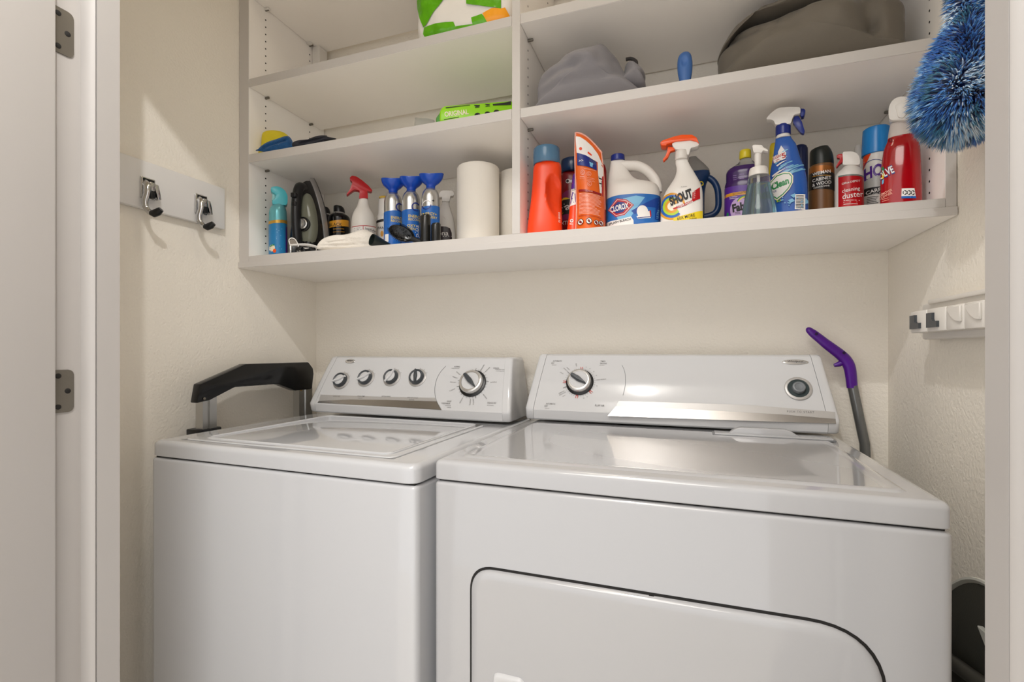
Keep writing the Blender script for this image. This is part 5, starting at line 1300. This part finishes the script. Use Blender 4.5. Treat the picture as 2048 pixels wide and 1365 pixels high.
# grey storage bag
sl = Slot(1178, -.232, R1[1])
ol = [PZ(sl, *c, .05) for c in ((1054, 235), (1057, 200), (1060, 180), (1067, 158), (1077, 139), (1090, 127), (1106, 119), (1124, 105), (1147, 91), (1174, 82), (1198, 77.5), (1212, 79), (1227, 93), (1240, 107), (1248, 122), (1262, 142), (1280, 164), (1292, 180), (1299, 215))]
ck = [(*sl.pt(1062, 186), *sl.pt(1150, 160), .010, .010), (*sl.pt(1070, 205), *sl.pt(1240, 172), .010, .008), (*sl.pt(1110, 128), *sl.pt(1180, 150), .020, -.014), (*sl.pt(1238, 112), *sl.pt(1262, 160), .006, .012), (*sl.pt(1072, 148), *sl.pt(1082, 142), .004, .012), (*sl.pt(1265, 130), *sl.pt(1285, 160), .006, .008), (*sl.pt(1190, 95), *sl.pt(1240, 140), .016, -.008)]
GC = mat('grey_cloth', (126, 123, 126), .8, bump=(700, .0006, .5), var=.05, sheen=.15)
xm_ = (.905 - sl.loc.x) / sl.ex.x; ol = [(max(x, xm_), z) for x, z in ol]
t = pillow(ol, .075, .035, crease(ck), 26, nz=(.011, 13))
gb = std('storage_bag', 'light grey fabric bag slumped at the left of the right shelf', 'bag', sl); part('bag_body', t, GC, gb, angle=80)
ol = [PZ(sl, *c, .03) for c in ((1230, 180), (1246, 150), (1252, 122), (1262, 119), (1270, 125), (1282, 134), (1293, 148), (1287, 158), (1294, 172), (1275, 180))]
t = pillow(ol, .060, .02, None, 10, nz=(.006, 30)); part('bag_corner', t, GC, gb, angle=80)
t = BM(); tube(t, smooth_path([Vector((*sl.pt(1252, 119),)).to_3d().xzy, Vector((*sl.pt(1262, 117.5),)).to_3d().xzy, Vector((*sl.pt(1272, 123),)).to_3d().xzy, Vector((*sl.pt(1273, 131),)).to_3d().xzy], 5), .004, 10); part('bag_strap', t, gl('strap_dark', (58, 54, 52), .8), gb)
# brush handle
sl = Slot(1370, -.2, R1[1])
bh = std('brush', 'upright blue brush handle with a thumb hollow beside the taupe bag', 'brush', sl)
b_ = body_px(sl, [(105, 1367, 1373), (106.5, 1362.5, 1377.5), (110, 1358.5, 1381), (117, 1355.5, 1383.5), (130, 1354.5, 1385), (145, 1355.5, 1384.5), (160, 1358.5, 1382), (176, 1361, 1379), (196, 1362, 1378)], .8)
hx, hz = sl.pt(1369, 124, .01); k = sl.px()
b_.dent = lambda x, z: .0045 * max(0, 1 - (((x - hx) / (7 * k)) ** 2 + ((z - hz) / (8.5 * k)) ** 2) ** 1.5)
t = BM(); b_.mesh(t, 5, 64); part('handle', t, gl('handle_blue', (70, 112, 176), .45), bh)
t = BM(); lathe(t, [(.016, 0), (.018, .003), (.018, .020), (.014, .024)], 28); part('bristle_base', t, gl('handle_blue_dark', (48, 84, 150), .5), bh)

# taupe duffel
sl = Slot(1650, -.208, R1[1])
ol = [PZ(sl, *c, .07) for c in ((1433, 175), (1428, 140), (1426, 112), (1430, 96), (1443, 84), (1455, 64), (1478, 50), (1512, 40), (1560, 22), (1610, 1), (1660, -16), (1740, -32), (1810, -30), (1846, -4), (1872, 30), (1876, 60), (1868, 130))]
zt_ = .190
ol = [(x, min(z, .176)) for x, z in ol]
xm_ = (1.666 - sl.loc.x) / sl.ex.x; ol = [(min(x, xm_), z) for x, z in ol]
ck = [(*sl.pt(1496, 76), *sl.pt(1545, 30), .006, .030), (*sl.pt(1500, 48), *sl.pt(1494, 76), .006, .014), (*sl.pt(1478, 52), *sl.pt(1455, 80), .006, .014), (*sl.pt(1462, 70), *sl.pt(1475, 105), .005, .008), (*sl.pt(1475, 105), *sl.pt(1520, 100), .006, .008), (*sl.pt(1712, 5), *sl.pt(1740, 80), .02, .022), (*sl.pt(1740, 80), *sl.pt(1760, 130), .014, .012), (*sl.pt(1563, 80), *sl.pt(1556, 100), .005, .006), (*sl.pt(1630, 40), *sl.pt(1600, 60), .012, .008), (*sl.pt(1726, 96), *sl.pt(1738, 82), .005, .008), (*sl.pt(1800, 10), *sl.pt(1790, 90), .016, .010), (*sl.pt(1580, 30), *sl.pt(1680, 70), .03, -.012)]
TC = mat('taupe_cloth', (104, 97, 86), .72, bump=(700, .0005, .5), var=.05, sheen=.1)
db = std('duffel_bag', 'large taupe fabric bag filling the right end of the right shelf', 'bag', sl)
t = pillow(ol, .098, .05, crease(ck), 28, nz=(.012, 12), py=.42); part('bag_body', t, TC, db, angle=80)
ol = [PZ(sl, *c, .07) for c in ((1426, 104), (1428, 94), (1453, 55), (1480, 34), (1500, 20), (1524, 0), (1560, -30), (1640, -45), (1700, -40), (1640, -10), (1590, 8), (1540, 26), (1500, 34), (1475, 44), (1452, 68), (1440, 90))]
ol = [(x, min(z, .184)) for x, z in ol]
t = pillow(ol, .092, .04, crease([(*sl.pt(1480, 38, .07), *sl.pt(1560, 0, .07), .008, .010)]), 12, nz=(.006, 30)); part('bag_flap', t, TC, db, angle=80)
t = BM(); tube(t, [Vector((x, -.004, z)) for x, z in [PZ(sl, *c, .07) for c in ((1433, 150), (1429, 118), (1430, 97), (1443, 82), (1455, 63))]], .0035, 8); part('piping', t, gl('piping_dark', (60, 56, 50), .8), db)
sbox('hanging_bracket', XD1, XD1 + .030, -.066, -.022, R2[1] + .002, R2[1] + .07, .004, WHITE)

# ================================================================== walls of the closet
hk = thing('hook_rack', 'white board with chrome hooks on the left closet wall', 'hook rack', (0, -.6, 1.5))
def lpart(name, t, m, parent, off, **k):
    bmesh.ops.translate(t, verts=t.verts[:], vec=-off); return part(name, t, m, parent, **k)
HO = Vector((0, -.6, 1.5))
t = BM(); box(t, .0005, .018, -.835, -.3855, 1.4465, 1.5630, .003, 2); lpart('board', t, mat('board_white', (226, 224, 222), .25, var=.01), hk, HO)
for u0, u1, v0 in ((278.5, 311, 352), (388, 413, 386.5)):
    a = at(u0, v0, X=.018); c = at(u1, v0, X=.018); y0, zt = a.y, a.z; wd = .034; ym = y0 + wd / 2
    t = BM(); box(t, .018, .0245, y0, y0 + wd, zt - .052, zt, .002, 2); hp_ = lpart('hook', t, CHROME, hk, HO)
    t = BM(); box(t, .0243, .0252, y0 + .004, y0 + wd - .003, zt - .014, zt - .003, .001, 1); lpart('slot', t, BLACK, hp_, HO)
    t = BM(); tube(t, smooth_path([(.022, ym - .007, zt - .012), (.032, ym - .008, zt - .022), (.034, ym - .010, zt - .042), (.030, ym - .012, zt - .060), (.031, ym - .011, zt - .074), (.040, ym - .008, zt - .086), (.054, ym - .004, zt - .089), (.064, ym, zt - .082)], 5), [.0078] * 10 + [.0072] * 10 + [.0066] * 16, 12, squash=.8); lpart('arm', t, CHROME, hp_, HO)
    t = BM(); q = [(ym + .004, zt - .014), (ym + .014, zt - .015), (ym + .018, zt - .030), (ym + .021, zt - .050), (ym + .013, zt - .052), (ym + .008, zt - .034)]; M_ = Matrix.Translation((.036, 0, 0)) @ Matrix.Rotation(PI / 2, 4, 'Z'); prism(t, q, -.004, .008, .002, 2, M_); lpart('side_prong', t, CHROME, hp_, HO)
    t = BM(); box(t, .025, .040, ym - .006, ym + .007, zt - .034, zt - .012, .003, 2); lpart('lever', t, CHROME, hp_, HO)
    t = BM(); box(t, .027, .042, ym - .006, ym + .007, zt - .052, zt - .034, .004, 2); lpart('rubber_pad', t, BLACK, hp_, HO)
    t = BM(); tube(t, [(.044, ym - .007, zt - .0885), (.050, ym - .005, zt - .0905), (.060, ym - .002, zt - .0865), (.067, ym + .001, zt - .080)], [.0066, .0088, .0088, .0062], 14); lpart('rubber_tip', t, BLACK, hp_, HO)

# broom gripper rail on the right wall
RO = Vector((W, -.45, 1.16))
rk = thing('broom_rail', 'white broom gripper rail with dark rubber inserts on the right closet wall', 'tool rack', tuple(RO))
XF = 1.660
yA = at(1846, 640, X=1.692).y
t = BM(); box(t, 1.690, W - .0008, -.70, yA, 1.1245, 1.1935, .004, 2); lpart('back_rail', t, WHITE, rk, RO)
t = BM(); box(t, 1.684, 1.692, -.70, yA - .04, 1.1905, 1.1985, .002, 2); lpart('rail_lip', t, WHITE, rk, RO)
ys = [at(u, 640, X=XF).y for u in (1820, 1852, 1890, 1926, 1966)] + [-.60]
zb_, zt_ = at(1820, 667, X=XF).z, at(1820, 624.5, X=XF).z
for i in range(5):
    y1, y0 = ys[i] - (.0015 if i else 0), ys[i + 1] + .0015
    t = BM(); box(t, XF, 1.690, y0, y1, zb_, zt_, .003, 2); g_ = lpart('gripper', t, WHITE, rk, RO)
    h = zt_ - zb_; wy = y1 - y0
    Mx = Matrix.Translation((XF - .0002, 0, 0)) @ Matrix.Rotation(PI / 2, 4, 'Z')
    if i < 2:
        L_ = [(y1 - wy * .14, zb_ + h * .18), (y1 - wy * .14, zb_ + h * .80), (y1 - wy * .46, zb_ + h * .80), (y1 - wy * .46, zb_ + h * .52), (y1 - wy * .50, zb_ + h * .45), (y1 - wy * .60, zb_ + h * .43), (y1 - wy * .72, zb_ + h * .43), (y1 - wy * .72, zb_ + h * .18)]
        t = BM(); prism(t, L_, -.0008, .004, 0, 1, Mx); rb = lpart('rubber_insert', t, DGREY, g_, RO)
    else:
        n_ = 12; c0, c1 = (y1 - wy * .18, zb_ + h * .86), (y0 + wy * .02, zb_ + h * .30)
        cv = [(c0[0] + (c1[0] - c0[0]) * k / n_, c1[1] + (c0[1] - c1[1]) * (1 - k / n_) ** 2.2) for k in range(n_ + 1)]
        t = BM(); prism(t, cv + [(y0 + wy * .02, zb_ + h * .92), (y1 - wy * .18, zb_ + h * .92)], -.0005, .0032, .001, 1, Mx); lpart('folding_hook', t, WHITE, g_, RO)

# fluffy duster hanging at the right
DX, DY = 1.652, -.50
du = thing('fluffy_duster', 'fluffy blue and white microfibre duster hanging by the right door jamb', 'duster', (DX, DY, 1.46))
prof = [(1.438, .010), (1.444, .026), (1.455, .039), (1.470, .047), (1.490, .049), (1.512, .046), (1.540, .037), (1.568, .026), (1.595, .016), (1.62, .011), (1.66, .010), (1.70, .010)]
t = BM(); lathe(t, [(r * .9, z - 1.46) for z, r in prof], 24); part('core', t, gl('duster_core', (20, 50, 110), .9), du)
t = BM(); tube(t, [(0, 0, .22), (.010, 0, .42), (.030, 0, .62)], [.010, .010, .011], 14); part('pole', t, gl('pole_white', (210, 210, 208), .35), du)
t = BM(); tube(t, [(.030 + .010 * math.cos(a), .012 * math.sin(a), .635 + .012 * math.cos(a * 1)) for a in [2 * PI * i / 18 for i in range(19)]], .0025, 8, cap=False); part('hanging_loop', t, BLACK, du)
rng = np.random.default_rng(5)
FM = [mat('fibre_%s' % n, c, .8, sheen=.4, var=.12) for n, c in (('navy', (14, 46, 112)), ('blue', (34, 92, 168)), ('mid', (70, 132, 196)), ('pale', (150, 190, 222)), ('white', (214, 226, 236)), ('teal', (48, 108, 138)))]
vv, ff, mi = [], [], []
zz = np.array([p[0] for p in prof]); rr = np.array([p[1] for p in prof])
cum = np.concatenate([[0], np.cumsum((rr[1:] + rr[:-1]) * np.hypot(np.diff(zz), np.diff(rr)))]); cum /= cum[-1]
for i in range(9000):
    s_ = rng.random(); k = np.searchsorted(cum, s_) - 1; k = max(0, min(len(zz) - 2, k)); f = (s_ - cum[k]) / (cum[k + 1] - cum[k])
    z = zz[k] + (zz[k + 1] - zz[k]) * f; r = rr[k] + (rr[k + 1] - rr[k]) * f
    a = rng.random() * 2 * PI
    sl_ = (rr[k + 1] - rr[k]) / (zz[k + 1] - zz[k] + 1e-6)
    n = Vector((math.cos(a), math.sin(a), -sl_)).normalized()
    p = Vector((r * math.cos(a), r * math.sin(a), z - 1.46)) * 1.0
    cl = noise.noise(Vector((p.x * 28, p.y * 28, p.z * 22 + 9))); cl2 = noise.noise(Vector((p.x * 60, p.y * 60, p.z * 45)))
    d = (n + Vector((cl * .7, cl2 * .7, -.15 + cl2 * .5)) + Vector(rng.normal(0, .14, 3))).normalized()
    L_ = (.020 + .008 * rng.random()) * (1 if z < 1.58 else .75) * (1 + .18 * cl)
    if p.x + d.x * L_ > W - DX - .003: d.x = (W - DX - .003 - p.x) / L_; d.normalize()
    tone = cl * 1.5 + rng.normal(0, .35)
    m0 = 0 if tone < .1 else 1; m1 = 1 if tone < -.25 else 2 if tone < .25 else 3 if tone < .7 else 4
    if cl2 > .33: m1 = 5
    o1 = d.orthogonal().normalized(); o2 = d.cross(o1); b0 = len(vv); wdt = .0011 + .0006 * rng.random()
    mid = p + d * L_ * .55 + Vector((0, 0, -.0012)); tip = p + d * L_ + Vector((0, 0, -.004))
    for c_, w_ in ((p, wdt), (mid, wdt * .9)):
        for q in range(3): vv.append(c_ + (o1 * math.cos(q * 2.094) + o2 * math.sin(q * 2.094)) * w_)
    vv.append(tip)
    for q in range(b0, len(vv)): vv[q].x = min(vv[q].x, W - DX - .0015)
    for q in range(3):
        q2 = (q + 1) % 3; ff.append((b0 + q, b0 + q2, b0 + 3 + q2, b0 + 3 + q)); mi.append(m0 if rng.random() < .6 else m1); ff.append((b0 + 3 + q, b0 + 3 + q2, b0 + 6)); mi.append(m1)
me = bpy.data.meshes.new('fibres'); me.from_pydata([tuple(v) for v in vv], [], ff)
for m_ in FM: me.materials.append(m_)
me.polygons.foreach_set('material_index', mi); me.polygons.foreach_set('use_smooth', [True] * len(ff))
o = link('fibres', me, du, kind='stuff')
wh = thing('wall_hook', 'small chrome hook on the right closet wall holding the duster', 'hook', (W, DY, 2.10))
t = BM(); box(t, -.006, -.0005, -.012, .012, -.02, .02, .002, 2); part('plate', t, CHROME, wh)
t = BM(); tube(t, smooth_path([(-.004, 0, -.004), (-.020, 0, -.010), (-.034, 0, -.006), (-.038, 0, .006)], 5), .003, 10); part('hook_arm', t, CHROME, wh)

# ================================================================== floor standing things
# folded step stool between the washer and the left wall
XS = .082
st = thing('step_stool', 'folded aluminium step stool with black handle left of the washer', 'step stool', (.06, -.3, 0))
SO = Vector((.06, -.3, 0))
hpx = [(393.5, 807), (400, 769), (491, 728.5), (560, 726.5), (617, 725), (626, 737), (627.5, 748), (624, 778), (619, 779), (591, 782), (556, 768.5), (470, 775), (420, 801)]
q = [(p.y, p.z) for p in [at(u, v, X=XS) for u, v in hpx]]
Mx = Matrix.Rotation(PI / 2, 4, 'Z')
t = BM(); prism(t, q, -.083, -.058, .003, 2, Mx)
lpart('handle', t, SATBLACK, st, SO)
def rail(u0, u1, vtop):
    p0, p1 = at(u0, 800, X=XS - .006), at(u1, 800, X=XS - .006); zt = at(u0, vtop, X=XS).z
    wd = p1.y - p0.y
    t = BM(); x0, x1 = .052, .077
    sec = [(x1, 0), (x1, .3 * wd), (x1 - .004, .34 * wd), (x1 - .004, .46 * wd), (x1, .50 * wd), (x1, wd), (x0, wd), (x0, wd - .003), (x1 - .007, wd - .003), (x1 - .007, .003), (x0, .003), (x0, 0)]
    rings(t, [[(x, p0.y + y, 0.012) for x, y in sec], [(x, p0.y + y, zt) for x, y in sec]])
    r_ = lpart('rail', t, ALU, st, SO, angle=30)
    t = BM(); box(t, x0 - .003, x1 + .003, p0.y - .003, p1.y + .003, 0, .03, .004); lpart('foot', t, BLACK, r_, SO)
    return p0.y, p1.y, zt
ra = rail(405, 433, 790); rb = rail(598, 624, 775)
for yy, vv_, m_ in ((at(407, 798, X=XS).y, 798, STEEL), (at(604.5, 779, X=XS).y, 780, GOLD)):
    t = BM(); lathe(t, [(.0035, 0), (.0035, .0015), (.002, .0025)], 14, Matrix.Translation((XS + .0028 if m_ is STEEL else .0765, yy, at(407 if m_ is STEEL else 604.5, vv_, X=XS).z)) @ Matrix.Rotation(PI / 2, 4, 'Y')); lpart('rivet', t, m_, st, SO)
t = BM(); box(t, .030, .0785, ra[0] - .010, ra[1] + .014, .880, .899, .003); lpart('step_lock', t, BLACK, st, SO)
for zz_ in (.25, .50, .74):
    t = BM(); box(t, .030, .0435, ra[0] + .004, rb[1] - .004, zz_ - .10, zz_ + .10, .004); lpart('step', t, BLACK, st, SO)

# mop with purple grip behind the dryer
YM = -.050
mp = [at(u, v, Y=YM) for u, v in ((1613.5, 656.5), (1622, 664), (1636, 675), (1652, 688), (1668, 700), (1681, 710), (1692, 721), (1699, 735), (1702, 752), (1704.5, 776))]
MO = Vector((at(1716, 840, Y=YM).x, YM, 0))
mo = thing('mop', 'mop with a purple bent grip leaning behind the dryer', 'mop', tuple(MO))
k = at(1700, 700, Y=YM); kp = (at(1701, 700, Y=YM) - k).x * .95
t = BM(); tube(t, smooth_path(mp, 4), [v * kp for v in np.interp(np.linspace(0, 1, 37), [0, .05, .15, .35, .6, .75, .9, 1], [3, 8, 11, 13, 14.5, 15, 14, 13.2])], 20, squash=.8)
lpart('grip', t, mat('purple_grip', (80, 14, 136), .32, var=.05), mo, MO)
t = BM(); tube(t, [at(1688, 722, Y=YM), at(1678, 729, Y=YM), at(1668, 731.5, Y=YM)], [9 * kp, 6.5 * kp, 4 * kp], 12); lpart('grip_hook', t, MATS['purple_grip'], mo, MO)
for u, v in ((1633, 668), (1688, 706)):
    p = at(u, v, Y=YM - .012); t = BM(); lathe(t, [(.0035, 0), (.0035, .0008)], 12, Matrix.Translation(p) @ Matrix.Rotation(PI / 2, 4, 'X')); lpart('screw_hole', t, gl('deep_purple', (36, 6, 62)), mo, MO)
pt_, pb_ = at(1704.8, 772, Y=YM), at(1729.5, 889, Y=YM); dv = (pb_ - pt_).normalized(); pe = pt_ + dv * ((pt_.z - .06) / -dv.z)
if pe.x > W - .03: pe.x = W - .035
t = BM(); tube(t, [pt_, pb_, pe], 11.2 * kp, 18); lpart('tube', t, mat('mop_tube', (128, 130, 130), .25, metal=.7), mo, MO)
t = BM(); box(t, pe.x - .085, pe.x + .02, -.20, -.03, .004, .03, .008); lpart('mop_head', t, gl('mop_head_grey', (150, 150, 150), .8), mo, MO)
t = BM(); lathe(t, [(.02, .028), (.016, .05), (.012, .075)], 18, Matrix.Translation((pe.x, YM, 0))); lpart('swivel', t, BLACK, mo, MO)

# ironing board standing on end between the dryer and the right wall
ib = thing('ironing_board', 'ironing board with white rim and dark grey underside standing beside the dryer', 'ironing board', (1.69, -.495, 0))
IO = Vector((1.69, -.495, 0))
def ib_half(z):
    d = .745 - z
    return min(.150, math.sqrt(max(d, 0) / 3.74))
zs_ = [.745, .7445, .743, .740, .735, .728, .72, .71, .70, .69, .68, .67, .661, .5, .3, .03]
oi = [(-.495 + ib_half(z), z) for z in zs_] + [(-.495 - ib_half(z), z) for z in reversed(zs_[1:])]
t = BM(); rings(t, [[(1.686, y, z) for y, z in oi], [(1.7135, y, z) for y, z in oi]]); lpart('board_cover', t, gl('board_mesh', (62, 61, 55), .6, bump=(500, .0006, .6)), ib, IO)
t = BM(); tube(t, [Vector((1.688, y, z)) for y, z in oi], .0042, 8, squash=1.6); lpart('rim', t, gl('rim_white', (206, 206, 198), .4), ib, IO)
p = at(1953, 1251, X=1.676)
t = BM(); q = [(p.y, p.z), (p.y - .07, p.z + .004), (p.y - .07, p.z - .085), (p.y - .022, p.z - .020)]; prism(t, q, -1.684, -1.676, .001, 1, Matrix.Rotation(PI / 2, 4, 'Z')); lpart('leg_bracket', t, gl('bracket_white', (200, 200, 192), .4), ib, IO)
a, c = at(1922, 1338, X=1.674), at(1968, 1372, X=1.674); d_ = (c - a)
t = BM(); tube(t, [a - d_ * .6, c + d_ * 3], .012, 12); lpart('leg', t, gl('leg_grey', (92, 92, 86), .4), ib, IO)
